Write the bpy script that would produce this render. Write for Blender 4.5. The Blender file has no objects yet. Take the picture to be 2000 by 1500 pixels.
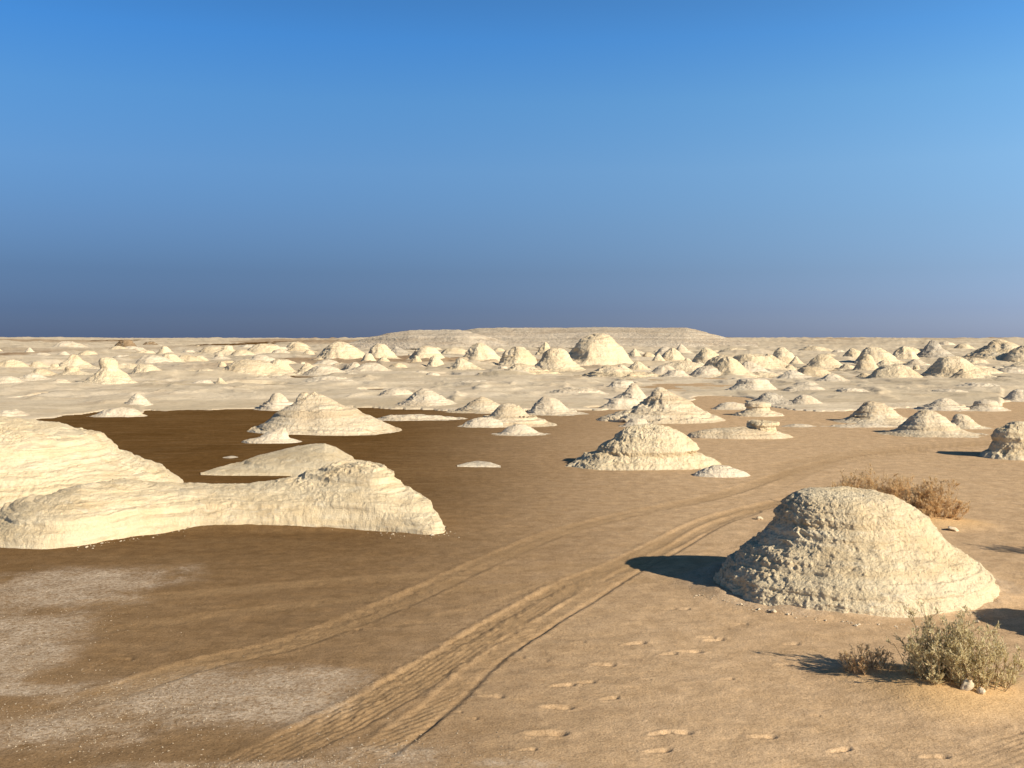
import bpy, math, random
import numpy as np
from mathutils import Vector

# ------------------------------------------------------------------ camera
F = 2000.0          # focal length in pixels of a 2000 px wide frame
HC = 2.5            # eye height above the sand, metres
YH = 663.0          # image row of the true horizon
PITCH = math.atan((750.0 - YH) / F)
sc = bpy.context.scene
col = sc.collection
cam_d = bpy.data.cameras.new('camera')
cam = bpy.data.objects.new('camera', cam_d)
col.objects.link(cam)
cam.location = (0, 0, HC)
cam.rotation_euler = (math.pi / 2 - PITCH, 0, 0)
cam_d.sensor_width = 36.0
cam_d.lens = 36.0 * F / 2000.0
cam_d.clip_start = 0.05
cam_d.clip_end = 30000.0
sc.camera = cam

# ------------------------------------------------------------------ sun, sky, exposure
SUN_EL = math.radians(26.0)
SUN_AZ = math.radians(128.0)      # clockwise from the view axis (+Y) towards +X
sun_dir = Vector((math.sin(SUN_AZ) * math.cos(SUN_EL), math.cos(SUN_AZ) * math.cos(SUN_EL), math.sin(SUN_EL)))
sd = bpy.data.lights.new('sun', 'SUN')
sd.energy = 5.0
sd.angle = math.radians(0.5)
sd.color = (1.0, 0.885, 0.71)
so = bpy.data.objects.new('sun', sd)
col.objects.link(so)
so.rotation_euler = sun_dir.to_track_quat('Z', 'Y').to_euler()
so.location = (30, -20, 30)

world = bpy.data.worlds.new('World')
sc.world = world
world.use_nodes = True
wt = world.node_tree
wt.nodes.clear()
wo = wt.nodes.new('ShaderNodeOutputWorld')
bg = wt.nodes.new('ShaderNodeBackground')
sky = wt.nodes.new('ShaderNodeTexSky')
sky.sky_type = 'NISHITA'
sky.sun_disc = False
sky.sun_elevation = SUN_EL
sky.sun_rotation = SUN_AZ
sky.altitude = 200
sky.air_density = 1.0
sky.dust_density = 0.6
sky.ozone_density = 2.0
SKY_STRENGTH = 0.06
bg.inputs['Strength'].default_value = SKY_STRENGTH
# dusty low air, upper sky darkened to weaken blue fill in shadows: a tint by elevation, one on the side away from the sun and one on the sun's side
def wnode(t, **kw):
    n = wt.nodes.new(t)
    for k, v in kw.items():
        setattr(n, k, v)
    return n
tcw = wnode('ShaderNodeTexCoord')
nrm_w = wnode('ShaderNodeVectorMath', operation='NORMALIZE')
wt.links.new(tcw.outputs['Generated'], nrm_w.inputs[0])
sepw = wnode('ShaderNodeSeparateXYZ')
wt.links.new(nrm_w.outputs[0], sepw.inputs[0])
elev = wnode('ShaderNodeMapRange')
elev.inputs['From Max'].default_value = 0.6
wt.links.new(sepw.outputs['Z'], elev.inputs['Value'])
flatw = wnode('ShaderNodeVectorMath', operation='MULTIPLY')
flatw.inputs[1].default_value = (1, 1, 0)
wt.links.new(nrm_w.outputs[0], flatw.inputs[0])
flatn = wnode('ShaderNodeVectorMath', operation='NORMALIZE')
wt.links.new(flatw.outputs[0], flatn.inputs[0])
dotw = wnode('ShaderNodeVectorMath', operation='DOT_PRODUCT')
dotw.inputs[1].default_value = (math.sin(SUN_AZ), math.cos(SUN_AZ), 0)
wt.links.new(flatn.outputs[0], dotw.inputs[0])
side = wnode('ShaderNodeMapRange')
side.inputs['From Min'].default_value = -0.92
side.inputs['From Max'].default_value = -0.19
wt.links.new(dotw.outputs['Value'], side.inputs['Value'])
def wramp(stops):
    n = wnode('ShaderNodeValToRGB')
    e = n.color_ramp.elements
    while len(e) < len(stops):
        e.new(0.5)
    for i, (z_, c_) in enumerate(stops):
        e[i].position = z_ / 0.6
        e[i].color = (*c_, 1)
    wt.links.new(elev.outputs[0], n.inputs[0])
    return n.outputs[0]
anti = wramp([(0.0, (0.178, 0.262, 0.62)), (0.028, (0.166, 0.250, 0.57)), (0.064, (0.210, 0.308, 0.582)), (0.108, (0.317, 0.465, 0.751)), (0.16, (0.422, 0.664, 0.971)), (0.222, (0.424, 0.809, 1.174)), (0.276, (0.345, 0.85, 1.36)), (0.6, (0.22, 0.36, 0.50))])
sunw = wramp([(0.0, (0.82, 1.02, 1.95)), (0.028, (0.74, 0.91, 1.69)), (0.064, (0.797, 0.974, 1.52)), (0.108, (0.957, 1.20, 1.61)), (0.16, (1.155, 1.51, 1.84)), (0.222, (1.08, 1.67, 2.05)), (0.276, (0.82, 1.59, 2.21)), (0.6, (0.28, 0.44, 0.60))])
mixs = wnode('ShaderNodeMix', data_type='RGBA')
sidep = wnode('ShaderNodeMath', operation='POWER')
sidep.inputs[1].default_value = 1.75
wt.links.new(side.outputs[0], sidep.inputs[0])
wt.links.new(sidep.outputs[0], mixs.inputs[0])
wt.links.new(anti, mixs.inputs[6])
wt.links.new(sunw, mixs.inputs[7])
mulw = wnode('ShaderNodeMix', data_type='RGBA', blend_type='MULTIPLY')
mulw.inputs[0].default_value = 1.0
wt.links.new(sky.outputs['Color'], mulw.inputs[6])
wt.links.new(mixs.outputs[2], mulw.inputs[7])
wt.links.new(mulw.outputs[2], bg.inputs['Color'])
wt.links.new(bg.outputs['Background'], wo.inputs['Surface'])

vs = sc.view_settings
vs.view_transform = 'Standard'
vs.look = 'None'
vs.gamma = 1.0
vs.use_curve_mapping = False
vs.exposure = 0.6

# ------------------------------------------------------------------ maths helpers
CP, SP = math.cos(PITCH), math.sin(PITCH)


def ray(px, py):
    u = (np.asarray(px, float) - 1000.0) / F
    v = (750.0 - np.asarray(py, float)) / F
    return u, CP + v * SP, v * CP - SP


def ground(px, py, z=0.0):
    x, y, w = ray(px, py)
    t = (z - HC) / w
    return x * t, y * t


def on_plane(px, py, Y):
    x, y, w = ray(px, py)
    t = Y / y
    return x * t, HC + w * t


def sm(a, b, x):
    t = np.clip((x - a) / (b - a), 0, 1)
    return t * t * (3 - 2 * t)


def _h(ix, iy, iz, seed):
    h = (ix.astype(np.int64) * 374761393 + iy.astype(np.int64) * 668265263 + iz.astype(np.int64) * 2147483647 + seed * 1274126177) & 0xFFFFFFFF
    h = ((h ^ (h >> 13)) * 1274126177) & 0xFFFFFFFF
    h = ((h ^ (h >> 16)) * 2246822519) & 0xFFFFFFFF
    return ((h ^ (h >> 15)) & 0xFFFFFF) / float(0xFFFFFF)


def vn(p, seed=0):
    i = np.floor(p).astype(np.int64)
    f = p - i
    f = f * f * f * (f * (f * 6 - 15) + 10)
    x, y, z = i[:, 0], i[:, 1], i[:, 2]
    fx, fy, fz = f[:, 0], f[:, 1], f[:, 2]
    def L(a, b, t): return a + (b - a) * t
    r = L(L(L(_h(x, y, z, seed), _h(x + 1, y, z, seed), fx), L(_h(x, y + 1, z, seed), _h(x + 1, y + 1, z, seed), fx), fy),
          L(L(_h(x, y, z + 1, seed), _h(x + 1, y, z + 1, seed), fx), L(_h(x, y + 1, z + 1, seed), _h(x + 1, y + 1, z + 1, seed), fx), fy), fz)
    return r * 2 - 1


def fbm(p, seed=0, o=4, gain=0.5):
    a, s, r = 1.0, 0.0, 0.0
    for k in range(o):
        r = r + a * vn(p * (2.03 ** k) + k * 17.3, seed + k)
        s += a
        a *= gain
    return r / s


def worley(p, seed=0):
    i = np.floor(p).astype(np.int64)
    f1 = np.full(len(p), 9.0)
    f2 = np.full(len(p), 9.0)
    for dx in (-1, 0, 1):
        for dy in (-1, 0, 1):
            for dz in (-1, 0, 1):
                c = i + np.array((dx, dy, dz))
                q = np.stack([_h(c[:, 0], c[:, 1], c[:, 2], seed + k) for k in (11, 12, 13)], 1) + c
                d = np.sqrt(((p - q) ** 2).sum(1))
                n = d < f1
                f2 = np.where(n, f1, np.minimum(f2, d))
                f1 = np.where(n, d, f1)
    return f1, f2


def P2(x, y, s):
    return np.stack([x * s, y * s, np.zeros_like(x)], 1)


# ------------------------------------------------------------------ mesh helpers
def mesh_np(name, verts, faces, smooth=True):
    me = bpy.data.meshes.new(name)
    faces = np.asarray(faces, np.int32)
    n, k = faces.shape
    me.vertices.add(len(verts))
    me.vertices.foreach_set('co', np.asarray(verts, np.float32).ravel())
    me.loops.add(n * k)
    me.loops.foreach_set('vertex_index', faces.ravel())
    me.polygons.add(n)
    me.polygons.foreach_set('loop_start', np.arange(0, n * k, k, dtype=np.int32))
    me.polygons.foreach_set('use_smooth', np.full(n, smooth, bool))
    me.update(calc_edges=True)
    me.validate()
    return me


def grid_faces(nr, nc, wrap=False):
    r = np.arange(nr - 1)[:, None]
    c = np.arange(nc if wrap else nc - 1)[None, :]
    c2 = (c + 1) % nc
    return np.stack([r * nc + c, r * nc + c2, (r + 1) * nc + c2, (r + 1) * nc + c], -1).reshape(-1, 4)


def attr(me, name, vals):
    a = me.attributes.new(name, 'FLOAT', 'POINT')
    a.data.foreach_set('value', np.asarray(vals, np.float32))


def link(name, me, mat, parent=None, label=None, cat=None, group=None, kind=None):
    o = bpy.data.objects.new(name, me)
    col.objects.link(o)
    if me is not None and mat is not None:
        me.materials.append(mat)
    if parent is not None:
        o.parent = parent
    for k, v in (('label', label), ('category', cat), ('group', group), ('kind', kind)):
        if v:
            o[k] = v
    return o


# ------------------------------------------------------------------ materials
def nodes(name, rough=0.95):
    m = bpy.data.materials.new(name)
    m.use_nodes = True
    nt = m.node_tree
    b = nt.nodes['Principled BSDF']
    b.inputs['Roughness'].default_value = rough
    b.inputs['Specular IOR Level'].default_value = 0.0
    return m, nt, b


def N(nt, typ, **kw):
    n = nt.nodes.new(typ)
    for k, v in kw.items():
        if k in n.inputs:
            n.inputs[k].default_value = v
        else:
            setattr(n, k, v)
    return n


def mix(nt, fac, a, b, mode='MIX'):
    n = nt.nodes.new('ShaderNodeMix')
    n.data_type = 'RGBA'
    n.blend_type = mode
    for i, v in ((0, fac), (6, a), (7, b)):
        if hasattr(v, 'is_linked') or isinstance(v, bpy.types.NodeSocket):
            nt.links.new(v, n.inputs[i])
        elif i == 0:
            n.inputs[0].default_value = v
        else:
            n.inputs[i].default_value = (*v, 1)
    return n.outputs[2]


def ramp(nt, src, stops):
    n = nt.nodes.new('ShaderNodeValToRGB')
    e = n.color_ramp.elements
    while len(e) < len(stops):
        e.new(0.5)
    for i, (p, c) in enumerate(stops):
        e[i].position = p
        e[i].color = (c, c, c, 1) if not isinstance(c, tuple) else (*c, 1)
    nt.links.new(src, n.inputs[0])
    return n.outputs[0]


def noise(nt, vec, scale, detail=4, rough=0.55, dist=0.0):
    n = N(nt, 'ShaderNodeTexNoise', Scale=scale, Detail=detail, Roughness=rough, Distortion=dist)
    nt.links.new(vec, n.inputs['Vector'])
    return n.outputs['Fac']


def mapped(nt, scale):
    tc = nt.nodes.new('ShaderNodeNewGeometry')
    mp = N(nt, 'ShaderNodeMapping')
    mp.inputs['Scale'].default_value = scale
    nt.links.new(tc.outputs['Position'], mp.inputs['Vector'])
    return mp.outputs['Vector']


def bump(nt, b, hs):
    prev = None
    for h, strength, dist in hs:
        n = N(nt, 'ShaderNodeBump', Strength=strength, Distance=dist)
        nt.links.new(h, n.inputs['Height'])
        if prev is not None:
            nt.links.new(prev, n.inputs['Normal'])
        prev = n.outputs['Normal']
    nt.links.new(prev, b.inputs['Normal'])


def chalk_material(name, base, pale, warm, s=1.0, band=6.0, bd=0.02, stain=(0.30, 0.19, 0.10)):
    """s: metres of the main pattern; band: strata per metre"""
    m, nt, b = nodes(name)
    pos = mapped(nt, (1, 1, 1))
    flat = mapped(nt, (0.16 / s, 0.16 / s, band))
    strata = noise(nt, flat, 1.0, 3, 0.6, 0.4)
    big = noise(nt, pos, 1.1 / s, 5, 0.6)
    c = mix(nt, ramp(nt, strata, [(0.36, 0.0), (0.62, 1.0)]), base, pale)
    c = mix(nt, ramp(nt, big, [(0.48, 0.0), (0.72, 0.75)]), c, warm)
    fine = noise(nt, pos, 26 / s, 5, 0.65)
    c = mix(nt, ramp(nt, fine, [(0.42, 0.0), (0.50, 0.18), (0.75, 0.0)]), c, stain)
    st2 = noise(nt, mapped(nt, (0.9 / s, 0.9 / s, 2.6 / s)), 1.0, 6, 0.68, 0.6)
    c = mix(nt, ramp(nt, st2, [(0.55, 0.0), (0.70, 0.45)]), c, (0.47, 0.34, 0.195))
    st3 = noise(nt, mapped(nt, (2.0 / s, 2.0 / s, 7.0 / s)), 1.0, 5, 0.7, 0.3)
    c = mix(nt, ramp(nt, st3, [(0.56, 0.0), (0.66, 0.45)]), c, (0.68, 0.60, 0.45))
    vor = N(nt, 'ShaderNodeTexVoronoi', feature='DISTANCE_TO_EDGE', Scale=7 / s)
    warp = N(nt, 'ShaderNodeVectorMath', operation='MULTIPLY_ADD')
    nz = N(nt, 'ShaderNodeTexNoise', Scale=9 / s, Detail=3)
    nt.links.new(pos, nz.inputs['Vector'])
    nt.links.new(nz.outputs['Color'], warp.inputs[0])
    warp.inputs[1].default_value = (0.25 * s,) * 3
    nt.links.new(pos, warp.inputs[2])
    nt.links.new(warp.outputs[0], vor.inputs['Vector'])
    crack = ramp(nt, vor.outputs['Distance'], [(0.0, 0.0), (0.06, 1.0)])
    nt.links.new(c, b.inputs['Base Color'])
    bump(nt, b, [(strata, 0.5, bd * 2.0), (fine, 0.8, bd * 1.4), (crack, 0.25, bd * 0.5)])
    return m


M_near = chalk_material('chalk_rough', (0.63, 0.51, 0.325), (0.69, 0.585, 0.40), (0.58, 0.445, 0.26), 0.45, 8.0, 0.020)
M_mid = chalk_material('chalk_banded', (0.53, 0.425, 0.28), (0.655, 0.555, 0.395), (0.46, 0.35, 0.22), 1.6, 9.0, 0.03)
M_far = chalk_material('chalk_far', (0.61, 0.49, 0.315), (0.69, 0.575, 0.395), (0.54, 0.41, 0.25), 4.0, 3.0, 0.08)
M_white = chalk_material('chalk_white', (0.54, 0.455, 0.33), (0.65, 0.56, 0.42), (0.48, 0.385, 0.265), 2.5, 7.0, 0.03)
M_grey = chalk_material('chalk_grey', (0.38, 0.33, 0.26), (0.50, 0.44, 0.34), (0.33, 0.27, 0.20), 3.0, 3.0, 0.08)
M_mesa = chalk_material('mesa_rock', (0.49, 0.41, 0.30), (0.65, 0.55, 0.41), (0.43, 0.33, 0.225), 30.0, 0.9, 0.5)
M_brownrock = chalk_material('brown_rock', (0.17, 0.12, 0.07), (0.26, 0.18, 0.11), (0.13, 0.09, 0.05), 6.0, 1.0, 0.1)


def sand_material():
    m, nt, b = nodes('sand')
    pos = mapped(nt, (1, 1, 1))

    def A(n):
        a = nt.nodes.new('ShaderNodeAttribute')
        a.attribute_name = n
        return a.outputs['Fac']
    big = noise(nt, pos, 0.35, 5, 0.6)
    med = noise(nt, pos, 3.0, 5, 0.65)
    streak = noise(nt, mapped(nt, (0.7, 3.2, 1)), 1.0, 4, 0.6)
    grain = noise(nt, pos, 70.0, 3, 0.7)
    grain2 = noise(nt, pos, 28.0, 4, 0.75)
    tan = mix(nt, ramp(nt, med, [(0.35, 0.0), (0.7, 1.0)]), (0.52, 0.358, 0.205), (0.60, 0.425, 0.257))
    tan = mix(nt, ramp(nt, streak, [(0.5, 0.0), (0.72, 0.5)]), tan, (0.465, 0.325, 0.197))
    brown = mix(nt, ramp(nt, big, [(0.35, 0.0), (0.65, 1.0)]), (0.118, 0.062, 0.020), (0.155, 0.085, 0.031))
    brown = mix(nt, ramp(nt, streak, [(0.48, 0.0), (0.7, 0.6)]), brown, (0.20, 0.122, 0.054))
    c = mix(nt, A('dark'), tan, brown)
    mott = noise(nt, pos, 5.5, 6, 0.7)
    c = mix(nt, ramp(nt, mott, [(0.36, 0.55), (0.52, 0.0)]), c, (0.74, 0.72, 0.70), 'MULTIPLY')
    c = mix(nt, ramp(nt, mott, [(0.50, 0.0), (0.68, 0.6)]), c, (1.28, 1.26, 1.22), 'MULTIPLY')
    c = mix(nt, A('track'), c, (0.38, 0.248, 0.125))
    gr = nt.nodes.new('ShaderNodeMath')
    gr.operation = 'MULTIPLY'
    nt.links.new(A('pale'), gr.inputs[0])
    nt.links.new(ramp(nt, grain2, [(0.38, 0.15), (0.56, 1.0)]), gr.inputs[1])
    c = mix(nt, gr.outputs[0], c, (0.54, 0.43, 0.31))
    c = mix(nt, A('drift'), c, (0.62, 0.41, 0.20))
    c = mix(nt, ramp(nt, grain, [(0.38, 0.6), (0.52, 0.0)]), c, (0.55, 0.5, 0.45), 'MULTIPLY')
    c = mix(nt, ramp(nt, grain2, [(0.58, 0.0), (0.78, 0.6)]), c, (1.7, 1.6, 1.5), 'MULTIPLY')
    nt.links.new(c, b.inputs['Base Color'])
    bump(nt, b, [(grain2, 0.55, 0.012), (grain, 0.5, 0.006), (med, 0.5, 0.02)])
    return m


def plain_material():
    m, nt, b = nodes('chalk_pavement')
    pos = mapped(nt, (1, 1, 1))
    a = nt.nodes.new('ShaderNodeAttribute')
    a.attribute_name = 'sandy'
    n1 = noise(nt, mapped(nt, (0.05, 0.22, 1)), 1.0, 6, 0.65)
    n2 = noise(nt, pos, 0.55, 6, 0.7)
    n3 = noise(nt, pos, 4.0, 5, 0.7)
    c = mix(nt, ramp(nt, n1, [(0.36, 0.0), (0.64, 1.0)]), (0.52, 0.42, 0.28), (0.70, 0.585, 0.42))
    c = mix(nt, ramp(nt, n2, [(0.50, 0.0), (0.74, 0.6)]), c, (0.43, 0.31, 0.19))
    c = mix(nt, ramp(nt, n3, [(0.36, 0.35), (0.5, 0.0)]), c, (0.38, 0.31, 0.21))
    c = mix(nt, a.outputs['Fac'], c, (0.27, 0.16, 0.08))
    nt.links.new(c, b.inputs['Base Color'])
    bump(nt, b, [(n2, 0.6, 0.14), (n3, 0.6, 0.05)])
    return m


def plain_colour(name, c1, c2, scale, rough=0.9, trans=0.0):
    m, nt, b = nodes(name, rough)
    pos = mapped(nt, (1, 1, 1))
    c = mix(nt, ramp(nt, noise(nt, pos, scale, 3), [(0.35, 0.0), (0.65, 1.0)]), c1, c2)
    nt.links.new(c, b.inputs['Base Color'])
    if trans:
        b.inputs['Transmission Weight'].default_value = 0.0
        tr = nt.nodes.new('ShaderNodeBsdfTranslucent')
        nt.links.new(c, tr.inputs['Color'])
        ms = nt.nodes.new('ShaderNodeMixShader')
        ms.inputs[0].default_value = trans
        nt.links.new(b.outputs[0], ms.inputs[1])
        nt.links.new(tr.outputs[0], ms.inputs[2])
        nt.links.new(ms.outputs[0], nt.nodes['Material Output'].inputs['Surface'])
    return m


M_sand = sand_material()
M_plain = plain_material()
M_stem = plain_colour('woody_stem', (0.32, 0.22, 0.12), (0.48, 0.36, 0.21), 40)
M_leaf = plain_colour('grey_green_leaf', (0.58, 0.50, 0.27), (0.80, 0.70, 0.45), 30, trans=0.45)
M_dry = plain_colour('dry_leaf', (0.68, 0.48, 0.24), (0.82, 0.65, 0.40), 9, trans=0.42)
M_drystem = plain_colour('dry_twig', (0.42, 0.25, 0.12), (0.60, 0.42, 0.24), 25)
M_pebble = plain_colour('pebble', (0.26, 0.19, 0.12), (0.44, 0.36, 0.26), 30)
M_pebbled = plain_colour('dark_pebble', (0.12, 0.08, 0.045), (0.28, 0.19, 0.11), 30)
M_stone = chalk_material('loose_chalk', (0.60, 0.50, 0.35), (0.66, 0.57, 0.42), (0.56, 0.43, 0.27), 0.15, 12.0, 0.006)

# ------------------------------------------------------------------ tracks and prints, laid on the ground plan


def line(pts, n=14):
    """pixel polyline -> smooth ground polyline (Catmull-Rom)"""
    g = np.array([ground(x, y) for x, y in pts])
    g = np.vstack([2 * g[0] - g[1], g, 2 * g[-1] - g[-2]])
    out = []
    for i in range(1, len(g) - 2):
        for t in np.linspace(0, 1, n, endpoint=False):
            a, b_, c, d = g[i - 1], g[i], g[i + 1], g[i + 2]
            out.append(0.5 * (2 * b_ + (c - a) * t + (2 * a - 5 * b_ + 4 * c - d) * t * t + (3 * b_ - a - 3 * c + d) * t ** 3))
    out.append(g[-2])
    return np.array(out)


def dist_line(x, y, L):
    best = np.full(len(x), 1e9)
    sgn = np.zeros(len(x))
    s = np.zeros(len(x))
    acc = 0.0
    for a, b_ in zip(L[:-1], L[1:]):
        d = b_ - a
        l = math.hypot(*d)
        if l < 1e-6:
            continue
        d = d / l
        rx, ry = x - a[0], y - a[1]
        t = np.clip(rx * d[0] + ry * d[1], 0, l)
        qx, qy = rx - t * d[0], ry - t * d[1]
        dd = np.hypot(qx, qy)
        m = dd < best
        best = np.where(m, dd, best)
        sgn = np.where(m, np.sign(d[0] * qy - d[1] * qx) * dd, sgn)
        s = np.where(m, acc + t, s)
        acc += l
    return best, sgn, s


# (pixels, half width m, depth m, strength of colour, tread kind)
TRACKS = [
    ([(-60, 1425), (120, 1385), (390, 1297), (560, 1258), (700, 1205), (830, 1150), (960, 1090), (1100, 1035), (1250, 1000), (1400, 970), (1540, 925), (1640, 895), (1750, 880), (1900, 868), (2060, 860)], 0.17, 0.020, 0.8, 'ribs'),
    ([(340, 1590), (540, 1475), (690, 1400), (820, 1325), (940, 1245), (1040, 1182), (1130, 1132), (1220, 1098), (1300, 1058), (1400, 1014), (1500, 988), (1560, 975), (1700, 948)], 0.19, 0.026, 0.85, 'ribs'),
    ([(600, 1580), (690, 1510), (785, 1437), (868, 1370), (942, 1298), (1034, 1232), (1132, 1170), (1222, 1115), (1306, 1072), (1392, 1026), (1470, 1000)], 0.11, 0.030, 0.55, 'bars'),
    ([(-40, 1195), (300, 1166), (600, 1136), (800, 1121), (1000, 1108), (1200, 1100), (1400, 1090)], 0.13, 0.006, 0.55, 'soft'),
    ([(-40, 1262), (120, 1238), (250, 1224), (450, 1196), (650, 1172), (800, 1156), (1000, 1142), (1250, 1130)], 0.12, 0.006, 0.55, 'soft'),
    ([(1480, 925), (1560, 902), (1660, 884), (1800, 870), (1980, 858)], 0.2, 0.012, 0.5, 'soft'),
    ([(1500, 960), (1600, 915), (1700, 893), (1800, 880)], 0.16, 0.010, 0.4, 'soft'),
    ([(1800, 1535), (1900, 1490), (2000, 1452), (2100, 1420)], 0.16, 0.018, 0.3, 'ribs'),
    ([(1900, 1540), (1990, 1492), (2100, 1450)], 0.08, 0.014, 0.2, 'ribs'),
]
TRACKS += [
    ([(430, 1545), (600, 1445), (760, 1340), (900, 1252), (1010, 1185), (1110, 1132), (1200, 1100)], 0.07, 0.012, 0.45, 'soft'),
    ([(420, 1290), (600, 1238), (760, 1172), (900, 1108), (1040, 1052), (1180, 1012), (1330, 985)], 0.06, 0.010, 0.4, 'soft'),
    ([(1180, 1112), (1260, 1078), (1340, 1030), (1430, 1002), (1540, 975), (1680, 940)], 0.08, 0.010, 0.4, 'soft'),
    ([(640, 1260), (800, 1215), (960, 1175), (1120, 1120)], 0.06, 0.006, 0.35, 'soft'),
]
TRACK_LINES = [line(t[0]) for t in TRACKS]
PRINTS = [(960, 1364, 1.2), (1177, 1300, 1.2), (1142, 1335, 1.2), (1100, 1341, .9), (1088, 1385, 1.1), (1066, 1438, 1.5), (1058, 1292, .8), (1190, 1367, 1),
          (1240, 1258, 1), (1345, 1274, 1.1), (1305, 1280, 1), (1395, 1249, 1), (1380, 1244, .8), (1335, 1187, .8), (1310, 1186, .7), (1322, 1435, 1.1),
          (1290, 1437, .8), (1490, 1443, 1), (1285, 1470, .8), (1640, 1468, .8), (1825, 1480, 1), (1545, 1258, .8), (892, 1395, .6), (920, 1408, .5),
          (790, 1183, .9), (690, 1228, .9), (820, 1090, .8), (240, 1286, .8), (1450, 1218, .7), (1530, 1300, .7), (1130, 1255, .8), (1030, 1470, .8),
          (1010, 1285, .6), (1260, 1330, .7), (1420, 1330, .6), (1590, 1400, .6)]
PALE = [(90, 1165, 210, 55), (60, 1225, 170, 45), (20, 1285, 120, 45), (330, 1380, 360, 62), (480, 1350, 210, 38), (120, 1420, 220, 60), (60, 1350, 150, 18),
        (780, 1478, 200, 40), (520, 1500, 260, 16), (1000, 1495, 120, 14)]


def far_rise(d):
    return 3.3 * sm(220.0, 1000.0, d) - 30.0 * sm(1500.0, 6000.0, d)


# ------------------------------------------------------------------ the sand, one sheet to the horizon
def polar(az_fine, n_fine, az_wide, n_wide, radii):
    a = np.concatenate([np.linspace(-az_wide, -az_fine, n_wide, endpoint=False), np.linspace(-az_fine, az_fine, n_fine), np.linspace(az_fine, az_wide, n_wide + 1)[1:]])
    a = np.radians(a)
    R, Az = np.meshgrid(radii, a, indexing='ij')
    return (R * np.sin(Az)).ravel(), (R * np.cos(Az)).ravel(), len(radii), len(a)


dy = np.concatenate([np.geomspace(0.45, 12, 30, endpoint=False), np.linspace(12, 90, 60, endpoint=False), np.linspace(90, 450, 430, endpoint=False), np.geomspace(450, 9000, 24)])
radii = (1024.0 * HC / dy)[::-1]
X, Y, nr, nc = polar(31.0, 1080, 180.0, 30, radii)
D = np.hypot(X, Y)
near = (D < 45) & (np.abs(np.degrees(np.arctan2(X, Y))) < 33)
z = 0.035 * fbm(P2(X, Y, 0.18), 3, 3) * np.minimum(1, D / 6) + far_rise(D) - 0.12 * sm(30, 200, D)
xn, yn = X[near], Y[near]
zn = 0.008 * fbm(P2(xn, yn, 2.2), 5, 5, 0.6) + 0.004 * fbm(P2(xn * 0.6, yn * 1.6, 6.0), 6, 3)
track = np.zeros(len(xn))
rut = np.zeros(len(xn))
for (px, hw, dep, cs, kind), L in zip(TRACKS, TRACK_LINES):
    lo, hi = L.min(0) - 1, L.max(0) + 1
    k = np.where((xn > lo[0]) & (xn < hi[0]) & (yn > lo[1]) & (yn < hi[1]))[0]
    d, sg, s = dist_line(xn[k], yn[k], L)
    nearw = 1 - sm(8.0, 13.0, np.hypot(xn[k], yn[k]))
    wob = (0.02 * fbm(P2(xn[k], yn[k], 2.5), 9, 2) + 0.012 * fbm(P2(xn[k], yn[k], 9.0), 19, 3)) * (0.15 + 0.85 * nearw)
    d2 = d + wob
    inside = 1 - sm(hw - 0.025, hw + 0.02, d2)
    berm = np.exp(-((d2 - hw - 0.03) / 0.035) ** 2)
    patchy = 0.75 + 0.5 * fbm(P2(xn[k], yn[k], 1.1), 21, 2)
    zz = (-0.34 * dep * inside + 0.17 * dep * berm) * patchy
    if kind == 'ribs':
        zz += nearw * inside * 0.0023 * np.cos(2 * math.pi * (sg + 0.012 * fbm(P2(xn[k], yn[k], 3.0), 33, 2)) / 0.05) * np.clip(0.55 + 1.1 * fbm(P2(xn[k], yn[k], 1.8), 31, 3), 0, 1.2)
    if kind == 'bars':
        zz += nearw * inside * 0.0042 * np.clip(0.6 + 1.0 * fbm(P2(xn[k], yn[k], 1.6), 35, 2), 0, 1.1) * np.cos(2 * math.pi * (s * 0.55 + sg * 1.6) / 0.085)
        zz -= 0.013 * np.exp(-((sg + hw) / 0.03) ** 2)
    nearw = 1 - sm(8.0, 13.0, np.hypot(xn[k], yn[k]))
    zz += 0.006 * fbm(P2(xn[k], yn[k], 14.0), 29, 3) * np.maximum(inside, berm) * nearw
    fade = sm(0.0, 1.6, s)
    zn[k] += zz * fade
    track[k] = np.maximum(track[k], 0.75 * cs * (1 - sm(hw * 0.7, hw + 0.07, d2)) * np.clip(0.75 + 0.6 * fbm(P2(xn[k], yn[k], 0.8), 41, 3), 0, 1) * fade)
rnd = random.Random(4)
for px, py, s in PRINTS:
    gx, gy = ground(px, py)
    s = s * rnd.uniform(0.36, 0.60)
    a = math.radians(rnd.uniform(-5, 28))
    dx, dyy = xn - gx, yn - gy
    k = np.where(dx * dx + dyy * dyy < 0.25)[0]
    u = (dx[k] * math.cos(a) + dyy[k] * math.sin(a)) / (0.15 * s)
    v = (-dx[k] * math.sin(a) + dyy[k] * math.cos(a)) / (0.055 * s)
    q = u * u + v * v
    heel = ((u - 0.8) ** 2 * 7 + v * v)
    zn[k] += -0.022 * s * np.exp(-q ** 1.5) - 0.030 * s * np.exp(-heel) + 0.007 * s * np.exp(-((np.sqrt(q) - 1.5) / 0.4) ** 2)
z[near] += zn
tr = np.zeros(len(X)); tr[near] = track
edge = fbm(P2(X, Y, 0.25), 51, 4)
dark = (1 - sm(-0.8, 1.1, (X - (0.03 * Y - 0.7) + edge * 0.9) / (0.2 * Y + 0.5))) * (0.72 + 0.28 * sm(8, 18, D))
pale = np.zeros(len(X))
pn = fbm(P2(X, Y, 1.3), 61, 4) + 0.9 * fbm(np.stack([X * 0.5, Y * 1.6, X * 0], 1), 63, 4)
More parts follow.
